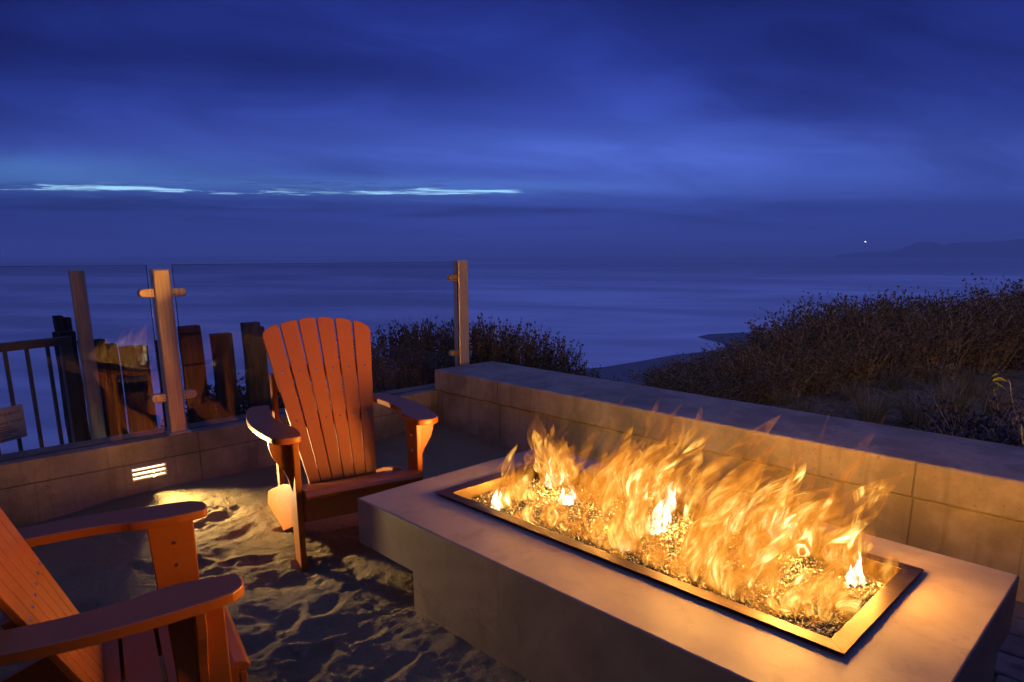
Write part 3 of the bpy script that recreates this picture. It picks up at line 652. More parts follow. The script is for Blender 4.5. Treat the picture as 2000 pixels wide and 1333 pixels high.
# ================================================================ ADIRONDACK CHAIRS
def make_chair(label):
    root = empty('adirondack_chair', label=label, cat='chair', group='orange adirondack chairs round the fire pit')
    m = M_orange
    def ident(a, b, c): return Vector((a, b, c))
    for s in (-1, 1):
        # armrest outline (u along the seat, v outwards)
        inn = [(0.0, .275), (-.10, .262), (-.205, .268), (-.245, .292), (-.36, .305), (-.52, .30), (-.71, .262)]
        out = [(-.735, .275), (-.735, .345), (-.70, .372), (-.60, .402), (-.45, .428), (-.30, .433), (-.15, .420), (-.03, .400), (-.008, .385)]
        tip = [(.012, .360), (.016, .320), (.010, .290)]
        pts = inn+out+tip
        for _ in range(2):      # round the sawn outline off
            q_ = []
            for a_, b_ in zip(pts, pts[1:]+pts[:1]): q_ += [(a_[0]*.75+b_[0]*.25, a_[1]*.75+b_[1]*.25), (a_[0]*.25+b_[0]*.75, a_[1]*.25+b_[1]*.75)]
            pts = q_
        bm = bmesh.new(); prism(bm, pts, .030, lambda a, b, c: Vector((a, s*b, .590+c))); bm_obj('armrest', bm, m, root, bevel=.006, seg=3)
        # front leg board, slight taper
        bm = bmesh.new()
        prism(bm, [(-.035, -.12), (-.035, .589), (-.175, .589), (-.160, .2), (-.128, -.12)], .028, lambda a, b, c: Vector((a, s*(.283+c), b)))
        leg = bm_obj('front_leg', bm, m, root, bevel=.004)
        for zz in (.52, .44):
            bm = bmesh.new(); tube(bm, [Vector((-.10, s*.2835, zz)), Vector((-.10, s*.281, zz))], [.007, .006], 10); bm_obj('screw', bm, M_screw, leg)
        # curved bracket under the arm
        cv = [(.311, .589), (.405, .589), (.404, .565)]+[(.311+.092*(1-math.sin(a)), .36+.195*(1-math.cos(a))) for a in [math.pi/2*(1-k/8) for k in range(8)]][::1]
        cv = [(.311, .589), (.402, .589), (.400, .555), (.388, .51), (.368, .475), (.345, .44), (.328, .40), (.318, .36), (.311, .335)]
        bm = bmesh.new(); prism(bm, cv, .026, lambda a, b, c: Vector((-.115+c, s*a, b))); bm_obj('arm_bracket', bm, m, root, bevel=.003)
        # stringer from the apron back to the ground
        bm = bmesh.new()
        prism(bm, [(-.01, .345), (-.01, .215), (-.10, .175), (-.60, -.055), (-.84, -.06), (-.90, .02), (-.865, .095), (-.75, .145), (-.44, .265), (-.25, .315)], .028, lambda a, b, c: Vector((a, s*(.253+c), b)))
        bm_obj('stringer', bm, m, root, bevel=.004)
        # rear upright through the arm notch
        boxo('rear_upright', (-.672, -.618, .236 if s > 0 else -.262, .262 if s > 0 else -.236, .085, .80), m, root)
    # seat slats, front one rolled over the edge
    def seatp(u): return .352+ .24*u if u < -.08 else .350-(u+.08)*.10
    us = [(.022, -.085), (-.095, -.185), (-.195, -.285), (-.295, -.385)]
    for k, (a, b) in enumerate(us):
        za, zb_ = (.354 if k == 0 else .350+.27*(a+.06)), .350+.27*(b+.06)
        bm = bmesh.new()
        if k == 0: pr = [(a-.012, za-.003), (a, za-.018), (a-.002, za-.032), (b, zb_-.022), (b, zb_+.002), (-.02, .356)]
        else: pr = [(a, za), (a, za-.024), (b, zb_-.024), (b, zb_)]
        prism(bm, pr, .56, lambda p, q, c: Vector((p, -.28+c, q))); bm_obj('seat_slat', bm, m, root, bevel=.004)
    boxo('apron', (-.0095, .0105, -.282, .282, .215, .322), m, root)
    # maker's word on the apron is too blurred to read: a small dark plate
    boxo('apron_plate', (.0108, .0118, .06, .15, .252, .266), M_dark, root, bevel=0)
    # back: six fanned slats
    B0, B1 = Vector((-.355, 0, .27)), Vector((-.665, 0, 1.0)); ax = (B1-B0).normalized(); Ln = (B1-B0).length; nrm = Vector((ax.z, 0, -ax.x))
    for k in range(6):
        c0 = (k-2.5)*.0585; c1 = (k-2.5)*.0965; w0, w1 = .0270, .0446
        def topz(v): return Ln+.075-(v/.30)**2*.062
        vl, vr = c1-w1, c1+w1
        pts = [(c0-w0, 0), (c0+w0, 0)]
        tl, tr_ = topz(vl), topz(vr)
        r = .012
        pts += [(vr-.001, tr_-r), (vr-.004, tr_-r*.35), (vr-r, tr_+(-.0 if k < 5 else .0))]
        if k == 5: pts[-3:] = [(vr-.001, tr_-.035), (vr-.007, tr_-.012), (vr-.025, tr_+.005)]
        pts += [((vl+vr)/2, topz((vl+vr)/2)+.002)]
        if k == 0: pts += [(vl+.025, tl+.005), (vl+.007, tl-.012), (vl+.001, tl-.035)]
        else: pts += [(vl+r, tl), (vl+.004, tl-r*.35), (vl+.001, tl-r)]
        bm = bmesh.new(); prism(bm, pts, .020, lambda a, b, c: B0+ax*b+Vector((0, a, 0))+nrm*c)
        slat = bm_obj('back_slat', bm, m, root, bevel=.003)
        for q, hh in ((.585, .22*0+.585), (.325, .325)):
            v_ = c0+(c1-c0)*hh/Ln; p_ = B0+ax*hh+Vector((0, v_, 0))+nrm*.0205
            bm = bmesh.new(); tube(bm, [p_, p_+nrm*.0022], [.0055, .0045], 10); bm_obj('screw', bm, M_screw, slat)
    for hh, w_ in ((.325, .205), (.585, .2355), (.04, .17)):
        mt = Matrix.Translation(B0+ax*hh) @ Matrix(((nrm.x, 0, ax.x, 0), (0, 1, 0, 0), (nrm.z, 0, ax.z, 0), (0, 0, 0, 1)))
        bm = bmesh.new(); box(bm, -.030, -.001, -w_, w_, -.035, .035, mtx=mt); bm_obj('back_rail', bm, m, root, bevel=.003)
    return root
def kids(o): return [c for c in bpy.data.objects if c.parent == o]
def copy_tree(o, parent=None):
    c = o.copy(); C.objects.link(c); c.parent = parent
    for ch in kids(o): copy_tree(ch, c)
    return c
ch1 = make_chair('orange slatted adirondack chair at the left end of the fire pit, facing the flames')
ch2 = copy_tree(ch1)
ch2['label'] = 'shadowed orange adirondack chair cut off by the lower left corner, its armrests nearest the camera'
ch1.location = (-2.66, 1.61, .0); ch1.rotation_euler = (0, 0, math.radians(-13))
ch2.location = (-2.03, .70, -.07); ch2.rotation_euler = (0, 0, math.radians(77.5))

# ================================================================ GLASS FENCE
def glass_mat():
    m = bpy.data.materials.new('clear_glass'); m.use_nodes = True; t = NT(m.node_tree); m.node_tree.nodes.clear()
    fr_ = t.n('ShaderNodeFresnel'); fr_.inputs[0].default_value = 1.52
    gl_ = t.n('ShaderNodeBsdfGlossy'); gl_.inputs['Roughness'].default_value = .0; gl_.inputs[0].default_value = (1, 1, 1, 1)
    tr = t.n('ShaderNodeBsdfTransparent')
    n = t.noise(pos(t), 4, 4, .6)
    sm = t.m('SUBTRACT', .94, t.m('MULTIPLY', n, .06)); t.put(tr.inputs[0], t.comb(sm, sm, t.m('ADD', sm, .01)))
    mx = t.n('ShaderNodeMixShader'); t.put(mx.inputs[0], fr_.outputs[0]); t.t.links.new(tr.outputs[0], mx.inputs[1]); t.t.links.new(gl_.outputs[0], mx.inputs[2])
    o = t.n('ShaderNodeOutputMaterial'); t.t.links.new(mx.outputs[0], o.inputs[0]); return m
M_glass = glass_mat()
M_edge = simple('glass_edge_tint', (.02, .035, .05), .2)
def post(name, x, y, zb_, zt, label, clamps, wy=.092, wx=.06, rz=0):
    root = empty(name, (x, y, zb_), rz, label=label, cat='fence post', group='square steel posts of the glass fence')
    H = zt-zb_
    boxo('post_tube', (-wx/2, wx/2, -wy/2, wy/2, .006, H), M_steel, root, bevel=.012, seg=4)
    boxo('base_plate', (-wx/2-.012, wx/2+.022, -wy/2-.012, wy/2+.012, .0005, .010), M_steel, root, bevel=.002)
    for (sy, zz) in clamps:
        bm = bmesh.new(); pts = [(0, -.024), (.055, -.024)]+[(.055+.024*math.sin(a), -.024*math.cos(a)) for a in [math.pi*k/10 for k in range(1, 10)]]+[(.055, .024), (0, .024)]
        prism(bm, pts, .011, lambda a, b, c: Vector((.014+c, sy*(wy/2+a-.001), zz-zb_+b)))
        cl_ = bm_obj('glass_clamp', bm, M_steel, root, bevel=.003)
        bm = bmesh.new(); prism(bm, pts, .011, lambda a, b, c: Vector((-.014+c, sy*(wy/2+a-.001), zz-zb_+b)))
        bm_obj('clamp_back', bm, M_steel, cl_, bevel=.003)
        for dz in (-.010, .010):
            bm = bmesh.new(); tube(bm, [Vector((.0252, sy*(wy/2+.012), zz-zb_+dz)), Vector((.0265, sy*(wy/2+.012), zz-zb_+dz))], [.003, .003], 8); bm_obj('grub_screw', bm, M_dark, cl_)
    return root
XP = -4.215
pB = onx(311, 525, XP); pBb = onx(345, 845, XP); zc1 = onx(312, 572, XP).z; zc2 = onx(334, 774, XP).z
post('fence_post', XP, pB.y-.0, .36, onx(310, 525, XP).z, 'square steel post with four glass clamps left of the orange chair', [(-1, zc1), (1, zc1), (-1, zc2), (1, zc2)], wy=.098)
pC = onx(899, 508, XP-.02)
post('fence_post', XP-.02, pC.y, .36, pC.z, 'square steel end post behind the left end of the concrete seat wall', [(-1, onx(880, 543, XP).z), (-1, onx(890, 690, XP).z)], wy=.105, wx=.075)
def pane(y0, x0, y1, x1, z0, z1, label):
    root = empty('glass_panel', ((x0+x1)/2, (y0+y1)/2, z0), label=label, cat='glass panel', group='clear glass fence panels')
    d = Vector((x1-x0, y1-y0, 0)).normalized(); n = Vector((-d.y, d.x, 0))*.005
    bm = bmesh.new(); A, B = Vector((x0, y0, 0)), Vector((x1, y1, 0)); o_ = Vector(root.location)
    q = []
    for P_ in (A-n, B-n, B+n, A+n):
        q.append((bm.verts.new(Vector((P_.x, P_.y, z0))-o_), bm.verts.new(Vector((P_.x, P_.y, z1))-o_)))
    bm.faces.new((q[0][0], q[1][0], q[1][1], q[0][1])); bm.faces.new((q[2][0], q[3][0], q[3][1], q[2][1]))
    bm_obj('pane', bm, M_glass, root)
    bm = bmesh.new(); e = .0012
    for (a, b, za, zb_) in ((A, B, z1, z1+.002), (A, B, z0-.004, z0)):
        vv = []
        for P_ in (a-n, b-n, b+n, a+n): vv.append((bm.verts.new(Vector((P_.x, P_.y, za))-o_), bm.verts.new(Vector((P_.x, P_.y, zb_))-o_)))
        for k in range(4): bm.faces.new((vv[k][0], vv[(k+1) % 4][0], vv[(k+1) % 4][1], vv[k][1]))
        bm.faces.new([v[0] for v in vv]); bm.faces.new([v[1] for v in vv][::-1])
    for P_ in (A, B):
        vv = []
        for Q_ in (P_-n, P_-n+d*.002, P_+n+d*.002, P_+n): vv.append((bm.verts.new(Vector((Q_.x, Q_.y, z0))-o_), bm.verts.new(Vector((Q_.x, Q_.y, z1))-o_)))
        for k in range(4): bm.faces.new((vv[k][0], vv[(k+1) % 4][0], vv[(k+1) % 4][1], vv[k][1]))
    bm_obj('pane_edge', bm, M_edge, root)
    return root
GX = XP-.001+.009
zt = onx(600, 515, GX).z
pane(pB.y+.066, GX, pC.y-.055, GX-.004, .375, zt, 'wide clear glass panel behind the orange chair, between two steel posts')
pane(pB.y-.066, GX-.006, pB.y-1.45, GX+.02, .375, zt-.002, 'clear glass panel left of the clamped post, reflecting the fire')

# steel post A, gate rail, timber pickets beyond the glass
pA = onr(150, 540, 5.15)
post('fence_post', pA.x, pA.y, -.1, onr(146, 527, 5.15).z, 'dull steel post standing beyond the glass, left of the reflected fire', [], wy=.085, wx=.06, rz=math.radians(-10))
G0, G1 = onr(-90, 668, 5.25), onr(137, 661, 5.55); G0.z = G1.z = .80
gd = (Vector((G1.x, G1.y, 0))-Vector((G0.x, G0.y, 0))); gl_len = gd.length; ga = math.atan2(gd.y, gd.x)
gate = empty('metal_railing', (G0.x, G0.y, 0), ga, label='bronze metal gate railing with upright bars beyond the glass at far left', cat='railing')
rt_ = onr(60, 664, 5.45).z
boxo('top_rail', (0, gl_len, -.02, .02, rt_-.055, rt_), M_rail, gate, bevel=.004)
boxo('end_stile', (gl_len-.075, gl_len-.002, -.0195, .0195, -.3, rt_-.056), M_rail, gate, bevel=.004)
for k in range(8):
    u = gl_len-.155-k*.128
    if u > 0: boxo('baluster', (u-.010, u+.010, -.01, .01, -.8, rt_-.056), M_rail, gate, bevel=.002)
boxo('bottom_rail', (0, gl_len-.077, -.018, .018, -.86, -.81), M_rail, gate, bevel=.004)
boxo('hinge_plate', (gl_len-.076, gl_len+.06, .0205, .03, -.25, .05), M_rail, gate, bevel=.002)
# notice on the railing
s0 = onr(-30, 797, 5.2); s1 = onr(44, 795, 5.35)
def paperm():
    m, t, b = mat('notice_paper'); n = t.noise(objc(t), 30, 3); setp(t, b, color=t.mix(n, (.42, .40, .38), (.55, .52, .50)), rough=.35); return m
sd = Vector((s1.x-s0.x, s1.y-s0.y, 0)); sa = math.atan2(sd.y, sd.x); sw = sd.length; st_ = onr(20, 797, 5.25).z; sb_ = onr(20, 863, 5.25).z
sg = empty('notice_sign', (s0.x, s0.y, sb_), sa, label='small laminated paper notice hung on the railing bars at the left edge', cat='sign')
boxo('sign_sheet', (0, sw, -.002, .002, 0, st_-sb_), paperm(), sg, bevel=0)
M_ink = simple('ink', (.03, .025, .025), .6)
def text(s_, x, z, size, par, mtl=M_ink, al='CENTER'):
    cu = bpy.data.curves.new('text', 'FONT'); cu.body = s_; cu.size = size; cu.align_x = al
    to = bpy.data.objects.new('tmp', cu); C.objects.link(to); bpy.context.view_layer.update()
    me = bpy.data.meshes.new_from_object(to.evaluated_get(bpy.context.evaluated_depsgraph_get())); C.objects.unlink(to); bpy.data.objects.remove(to)
    o = link('lettering', me, mtl, par); o.rotation_euler = (math.radians(90), 0, 0); o.location = (x, -.0035, z); return o
HS = st_-sb_
text('THE BEACH', sw*.62, HS*.76, HS*.12, sg); text('Safety Advised', sw*.60, HS*.52, HS*.13, sg)
bm = bmesh.new()
for k, (f, w_) in enumerate(((.43, .5), (.36, .62), (.29, .74), (.24, .8), (.17, .45), (.06, .8))): box(bm, sw*.2, sw*(.2+w_*.75), -.0035, -.0022, HS*f, HS*(f+.018))
bm_obj('text_lines', bm, M_ink, sg)

# timber pickets
TP = 'weathered timber pickets beyond the glass'
def picket(px0, px1, ptop, r, label, tilt=0, notch=False, zb_=-1.1):
    c = onr((px0+px1)/2, ptop, r); a = onr(px0, ptop, r); b = onr(px1, ptop, r); wd = math.hypot(a.x-b.x, a.y-b.y)
    ang = math.atan2(c.y, c.x)+math.pi/2+math.radians(18)
    bm = bmesh.new(); H = c.z-zb_; N = 14; w2 = wd/2*.97; th = .035
    prev = None; lr_ = random.Random(int(px0))
    for k in range(N+1):
        zz = H*k/N; j = [lr_.uniform(-.004, .004) for _ in range(4)]
        ring = [bm.verts.new((-w2+j[0], -th, zz)), bm.verts.new((w2+j[1], -th, zz)), bm.verts.new((w2+j[2], th, zz+(lr_.uniform(-.01, .015) if k == N else 0))), bm.verts.new((-w2+j[3], th, zz))]
        if prev:
            for q in range(4): bm.faces.new((prev[q], prev[(q+1) % 4], ring[(q+1) % 4], ring[q]))
        else: bm.faces.new(ring[::-1])
        prev = ring
    bm.faces.new(prev)
    if notch: box(bm, -w2-.028, -w2+.001, -th*.8, th*.8, 0, H-.035)
    o = bm_obj('timber_picket', bm, M_timber, bevel=.005); o.location = (c.x, c.y, zb_); o.rotation_euler = (0, math.radians(tilt), ang)
    tag(o, label=label, cat='picket', group=TP)
picket(104, 121, 617, 5.75, 'narrow timber picket top rising behind the railing corner, left one of the two', zb_=-.9)
picket(124, 136, 620, 5.75, 'thinnest timber picket, squeezed beside the dull steel post', zb_=-.9)
picket(103, 146, 648, 5.6, 'dark timber picket behind the corner of the metal railing', zb_=-.9)
picket(152, 204, 664, 5.35, 'wide timber picket just right of the dull steel post, behind the fire reflection')
picket(206, 226, 672, 5.4, 'slim timber picket half hidden beneath the reflected fire')
picket(232, 288, 676, 5.35, 'timber picket standing alone below the reflected fire, left of the clamped post')
picket(303, 342, 664, 5.35, 'timber picket mostly hidden behind the clamped steel post')
picket(355, 398, 636, 5.35, 'tall timber picket just right of the clamped steel post', .8)
picket(415, 457, 651, 5.35, 'shortest of the three timber pickets between the clamped post and the chair', .5)
picket(475, 512, 630, 5.35, 'tallest notched timber picket touching the outline of the orange chair back', .5, True)

# ================================================================ VEGETATION
def leafm(name, a, b, tr=.0):
    m, t, bs = mat(name); r = t.n('ShaderNodeNewGeometry').outputs['Random Per Island']; o = t.n('ShaderNodeObjectInfo').outputs['Random']
    c = t.mix(t.m('FRACT', t.m('ADD', r, o)), a, b); setp(t, bs, color=c, rough=.6, spec=.25); return m
M_leaf = leafm('salal_leaf', (.05, .052, .018), (.17, .13, .05))
M_stem = leafm('dry_stem', (.10, .055, .03), (.30, .19, .11))
M_grass = leafm('marram_blade', (.10, .09, .04), (.34, .29, .17))
M_twig = leafm('grey_brown_twig', (.20, .135, .08), (.72, .52, .33))
def ribbon(vs, fs, pts, rs):
    """three-sided tapering stalk"""
    b0 = len(vs); n = len(pts)
    for i, p in enumerate(pts):
        d = (pts[min(i+1, n-1)]-pts[max(i-1, 0)]); d = d.normalized() if d.length > 1e-6 else Vector((0, 0, 1))
        a = d.orthogonal().normalized(); b = d.cross(a)
        for k in range(3):
            q = p+(a*math.cos(k*2.094)+b*math.sin(k*2.094))*rs[i]; vs.append(tuple(q))
    for i in range(n-1):
        for k in range(3): fs.append((b0+i*3+k, b0+i*3+(k+1) % 3, b0+(i+1)*3+(k+1) % 3, b0+(i+1)*3+k))
def leaf(vs, fs, p, d, l, w_, R_):
    d = d.normalized(); s_ = d.cross(Vector((R_.uniform(-1, 1), R_.uniform(-1, 1), R_.uniform(-1, 1)))).normalized(); n = d.cross(s_)
    b0 = len(vs)
    for q in (p, p+d*l*.45+s_*w_+n*w_*.3, p+d*l-n*l*.12, p+d*l*.45-s_*w_+n*w_*.3): vs.append(tuple(q))
    fs.append((b0, b0+1, b0+2)); fs.append((b0, b0+2, b0+3))
def stem_shrub_mesh(seed, H=.62, R0=.42, n=85, leafy=11):
    R_ = random.Random(seed); sv, sf, lv, lf = [], [], [], []
    for i in range(n):
        a = R_.random()*6.28; r = R0*math.sqrt(R_.random()); base = Vector((r*math.cos(a), r*math.sin(a), -.1))
        h = H*R_.uniform(.6, 1.08)*(1-.25*(r/R0)**2)+.1; ln = Vector((math.cos(a)*r*.35+R_.uniform(-.06, .06), math.sin(a)*r*.35+R_.uniform(-.06, .06), 0))
        pts = [base+ln*(k/5)**1.5+Vector((R_.uniform(-.006, .006), R_.uniform(-.006, .006), h*k/5)) for k in range(6)]
        ribbon(sv, sf, pts, [.0035-.0004*k for k in range(6)])
        bare = R_.random() < .35
        for q in range(3 if bare else leafy):
            f = R_.uniform(.70 if bare else .52, 1.0)**.7; k = min(4, int(f*5)); p = pts[k].lerp(pts[k+1], f*5-k)
            leaf(lv, lf, p, Vector((R_.uniform(-1, 1), R_.uniform(-1, 1), R_.uniform(.1, 1.4))), R_.uniform(.022, .045), R_.uniform(.007, .014), R_)
        for q in range(2):     # side shoots
            k = R_.randint(2, 4); d = Vector((R_.uniform(-1, 1), R_.uniform(-1, 1), 1.6)).normalized()*R_.uniform(.05, .14); ribbon(sv, sf, [pts[k], pts[k]+d*.5, pts[k]+d], [.002, .0015, .001])
            leaf(lv, lf, pts[k]+d, d, .03, .009, R_)
    return (sv, sf), (lv, lf)
def thicket_mesh(seed, H=.95, R0=.75, n=210, leafy=7):
    R_ = random.Random(seed); sv, sf, lv, lf = [], [], [], []
    for i in range(n):
        a = R_.random()*6.28; r = R0*.55*math.sqrt(R_.random()); base = Vector((r*math.cos(a), r*math.sin(a), -.25))
        a2 = a+R_.uniform(-1.2, 1.2); out = Vector((math.cos(a2), math.sin(a2), 0))*R_.uniform(.05, .75)*R0; h = H*R_.uniform(.55, 1.05)*(1-.35*(out.length/R0)**2)+.25
        pts = [base+out*(k/6)**1.3+Vector((R_.uniform(-.02, .02), R_.uniform(-.02, .02), h*math.sin(min(1, k/6*1.05)*1.5)/math.sin(1.5))) for k in range(7)]
        ribbon(sv, sf, pts, [.006-.0008*k for k in range(7)])
        for q in range(3):
            k = R_.randint(2, 5); d = (out.normalized()*R_.uniform(-.2, .8)+Vector((R_.uniform(-.7, .7), R_.uniform(-.7, .7), R_.uniform(.2, 1.3)))).normalized()*R_.uniform(.10, .30)
            e_ = pts[k]+d; ribbon(sv, sf, [pts[k], pts[k]+d*.5+Vector((0, 0, .01)), e_], [.003, .002, .001])
            for _ in range(3): leaf(lv, lf, pts[k]+d*R_.uniform(.5, 1), Vector((R_.uniform(-1, 1), R_.uniform(-1, 1), R_.uniform(0, 1.3))), R_.uniform(.025, .05), R_.uniform(.008, .016), R_)
        for q in range(leafy):
            f = R_.uniform(.55, 1.0)**.6; k = min(5, int(f*6)); p = pts[k].lerp(pts[k+1], f*6-k)
            leaf(lv, lf, p+Vector((R_.uniform(-.03, .03), R_.uniform(-.03, .03), 0)), Vector((R_.uniform(-1, 1), R_.uniform(-1, 1), R_.uniform(.0, 1.4))), R_.uniform(.025, .055), R_.uniform(.008, .017), R_)
    # dark inner leaf litter low down
    for i in range(650):
        a = R_.random()*6.28; r = R0*.85*math.sqrt(R_.random()); leaf(lv, lf, Vector((r*math.cos(a), r*math.sin(a), R_.uniform(-.1, .62*H)*(1-(r/R0)**2*.5))), Vector((R_.uniform(-1, 1), R_.uniform(-1, 1), R_.uniform(-.5, 1))), R_.uniform(.04, .08), R_.uniform(.014, .026), R_)
    return (sv, sf), (lv, lf)
def plant_proto(name, meshes, mats, parts, label, cat, group):
    root = empty(name, label=label, cat=cat, group=group)
    for (v, f), m_, pn in zip(meshes, mats, parts): pydata(pn, v, f, m_, root)
    return root
PLACED = {}
def put_plant(key, protos, px, r, z, s, label, seed=0, zs=None):
    pr = protos[seed % len(protos)]
    o = pr if pr.name not in PLACED else copy_tree(pr); PLACED[pr.name] = 1; PLACED[o.name] = 1
    d = ray(px, 500); d = Vector((d.x, d.y, 0)).normalized()
    o.location = (d.x*r, d.y*r, z); o.rotation_euler = (0, 0, rnd.random()*6.28); o.scale = (s, s, zs or s); o['label'] = label; return o
GA = 'upright leafy shrubs behind the glass and the end of the seat wall'
protA = [plant_proto('shrub', stem_shrub_mesh(100+i, n=120, leafy=9), (M_stem, M_leaf), ('stems', 'leaves'), 'shrub', 'shrub', GA) for i in range(4)]
SH_A = [ # px, r, top px-row, label
 (735, 6.2, 632, 'upright twiggy shrub seen just right of the orange chair back'),
 (772, 6.7, 618, 'upright shrub second from the chair back, bare twigs at its top'),
 (812, 6.3, 620, 'upright shrub between the chair back and the steel end post'),
 (850, 6.8, 610, 'upright shrub just left of the steel end post'),
 (890, 6.3, 612, 'upright shrub hidden behind the steel end post'),
 (930, 6.7, 607, 'tall leafy shrub just right of the steel end post'),
 (968, 6.3, 610, 'tall leafy shrub, second to the right of the steel end post'),
 (1003, 6.7, 625, 'leafy shrub third to the right of the steel end post, above the wall corner'),
 (1040, 6.3, 645, 'brown leafy shrub on the falling edge of the clump'),
 (1078, 6.5, 668, 'low brown shrub near the right end of the upright clump'),
 (1112, 6.2, 690, 'smaller brown shrub second from the right end of the clump'),
 (1148, 6.0, 716, 'smallest brown shrub at the right end of the clump, beside the beach view')]
for i, (px, r, ty, lb) in enumerate(SH_A):
    zt_ = onr(px, ty, r).z; zg = .15 if px < 1100 else .0
    put_plant('a', protA, px, r, zg, .9 if px < 1060 else .62, lb, i, (zt_-zg)/.68)
# dark leafy growth low behind the pickets
protD = [plant_proto('bush', thicket_mesh(300+i, .6, .45, 70, 9), (M_stem, M_leaf), ('stems', 'leaves'), 'bush', 'bush', 'dark low bushes behind the timber pickets') for i in range(2)]
for i, (px, r, ty, lb) in enumerate(((410, 6.1, 735, 'dark bush showing between the two pickets right of the clamped post'), (466, 6.2, 728, 'dark bush in the gap left of the notched picket'), (535, 6.2, 718, 'dark bush between the notched picket and the chair back'), (330, 6.2, 800, 'low dark bush behind the foot of the clamped post'))):
    zt_ = onr(px, ty, r).z; put_plant('d', protD, px, r, zt_-.62, .85, lb, i)
# right-hand thicket
GB = 'tangled bushes of the thicket on the dune'
protB = [plant_proto('thicket_bush', thicket_mesh(200+i), (M_twig, M_leaf), ('twigs', 'leaves'), 'bush', 'bush', GB) for i in range(4)]
TOPB = [(1270, 765), (1300, 748), (1340, 718), (1430, 694), (1500, 668), (1540, 630), (1600, 598), (1680, 582), (1800, 574), (1900, 578), (1960, 566), (2000, 552), (2200, 520)]
SH_B = [(1335, 6.6), (1365, 6.9), (1400, 7.2), (1455, 7.5), (1510, 7.9), (1565, 8.3), (1625, 8.8), (1690, 9.3), (1760, 9.8), (1830, 10.3), (1905, 10.8), (1980, 11.4), (2060, 12)]
wl = ['leftmost and lowest', 'second', 'third', 'fourth', 'fifth', 'sixth', 'seventh', 'eighth', 'ninth', 'tenth', 'eleventh', 'twelfth', 'last']
for i, (px, r) in enumerate(SH_B):
    zt_ = onr(px, lerp_tab(TOPB, px), r).z; zg = ground_z(*(onr(px, 600, r).xy)); hh = max(.35, zt_-zg)
    put_plant('b', protB, px, r, zg, .62+.028*i, 'tangled bush, %s from the left in the back row of the dune thicket' % wl[i], i, hh/1.02)
SH_F = [(1350, 6.2, 752), (1385, 6.5, 728), (1450, 6.8, 705), (1520, 7.2, 672), (1590, 7.7, 640), (1665, 8.3, 618), (1745, 8.8, 610), (1830, 9.3, 605), (1920, 9.9, 598), (2010, 10.4, 590)]
for i, (px, r, ty) in enumerate(SH_F):
    zt_ = onr(px, ty, r).z; zg = ground_z(*(onr(px, 600, r).xy)); hh = max(.3, zt_-zg)
    put_plant('b', protB, px, r, zg, .62+.025*i, 'tangled bush, %s from the left in the front row of the dune thicket' % wl[i], i+1, hh/1.02)
# marram tufts
def tuft(seed, H=.42, n=130, R0=.10):
    R_ = random.Random(seed); v, f = [], []
    for i in range(n):
        a = R_.random()*6.28; r = R0*math.sqrt(R_.random()); b = Vector((r*math.cos(a), r*math.sin(a), -.03)); a2 = a+R_.uniform(-.8, .8)
        o_ = Vector((math.cos(a2), math.sin(a2), 0))*R_.uniform(.02, .26); h = H*R_.uniform(.45, 1.1)
        pts = [b+o_*(k/5)**2+Vector((0, 0, h*(k/5)-(o_.length*.35)*(k/5)**3)) for k in range(6)]; ribbon(v, f, pts, [.0026, .0026, .0023, .0019, .0013, .0004])
    return [(v, f)]
protG = [plant_proto('grass_tuft', tuft(400+i), (M_grass,), ('blades',), 'tuft', 'grass tuft', 'marram grass tufts on the dune behind the seat wall') for i in range(3)]
TF = [(1738, 6.0, .95, 'pale upright grass tuft in the middle of the bare dune patch'), (1830, 6.1, .9, 'dark grass tuft right of the pale upright tuft'), (1905, 6.6, 1.1, 'large green-grey grass tuft left of the bright lit plant'), (1690, 7.3, .6, 'small grass tuft at the foot of the thicket above the pale tuft'),
 (1600, 6.1, .6, 'sparse grass tuft near the left end of the bare dune patch'), (1550, 6.5, .5, 'tiny grass tuft at the left foot of the thicket'), (1640, 5.6, .5, 'sparse grass tuft close behind the wall, left of the pale tuft'), (1780, 7.9, .7, 'faint grass tuft deep under the thicket edge'), (1860, 8.2, .8, 'faint grass tuft under the thicket, above the dark tuft'), (1945, 7.8, .9, 'tall thin grass tuft behind the bright lit plant'),
 (1990, 7.0, .8, 'grass tuft at the right edge of the photo behind the lit plant'), (1880, 5.2, .5, 'low grass tuft hugging the back of the seat wall'), (1780, 5.0, .4, 'short flattened grass tuft right behind the wall cap'), (1700, 5.0, .35, 'shortest grass tuft, just over the wall cap')]
for i, (px, r, s, lb) in enumerate(TF):
    q = onr(px, 600, r); put_plant('g', protG, px, r, ground_z(q.x, q.y), s, lb, i)
# small blades and litter over the dune (uncountable)
R_ = random.Random(5); v, f = [], []
for i in range(4200):
    px = R_.uniform(1230, 2080); r = R_.uniform(4.6, 9.5); q = onr(px, 600, r)
    if q.y < 3.9: continue
    zz = ground_z(q.x, q.y); a = R_.random()*6.28; l = R_.uniform(.04, .16); fl = R_.random() < .6
    d = Vector((math.cos(a)*l, math.sin(a)*l, .006 if fl else l*.9)); p0_ = Vector((q.x, q.y, zz+.004)); ribbon(v, f, [p0_, p0_+d*.5+Vector((0, 0, .012)), p0_+d], [.002, .0018, .0006])
for i in range(3200):
    px = R_.uniform(700, 1190); r = R_.uniform(5.2, 7.4); q = onr(px, 600, r)
    if q.y < 3.85 and q.x > -4.4: continue
    zz = ground_z(q.x, q.y); a = R_.random()*6.28; l = R_.uniform(.05, .22)
    d = Vector((math.cos(a)*l*.5, math.sin(a)*l*.5, l)); p0_ = Vector((q.x, q.y, zz-.01)); ribbon(v, f, [p0_, p0_+d*.5, p0_+d+Vector((d.x, d.y, -l*.2))*.4], [.0022, .002, .0006])
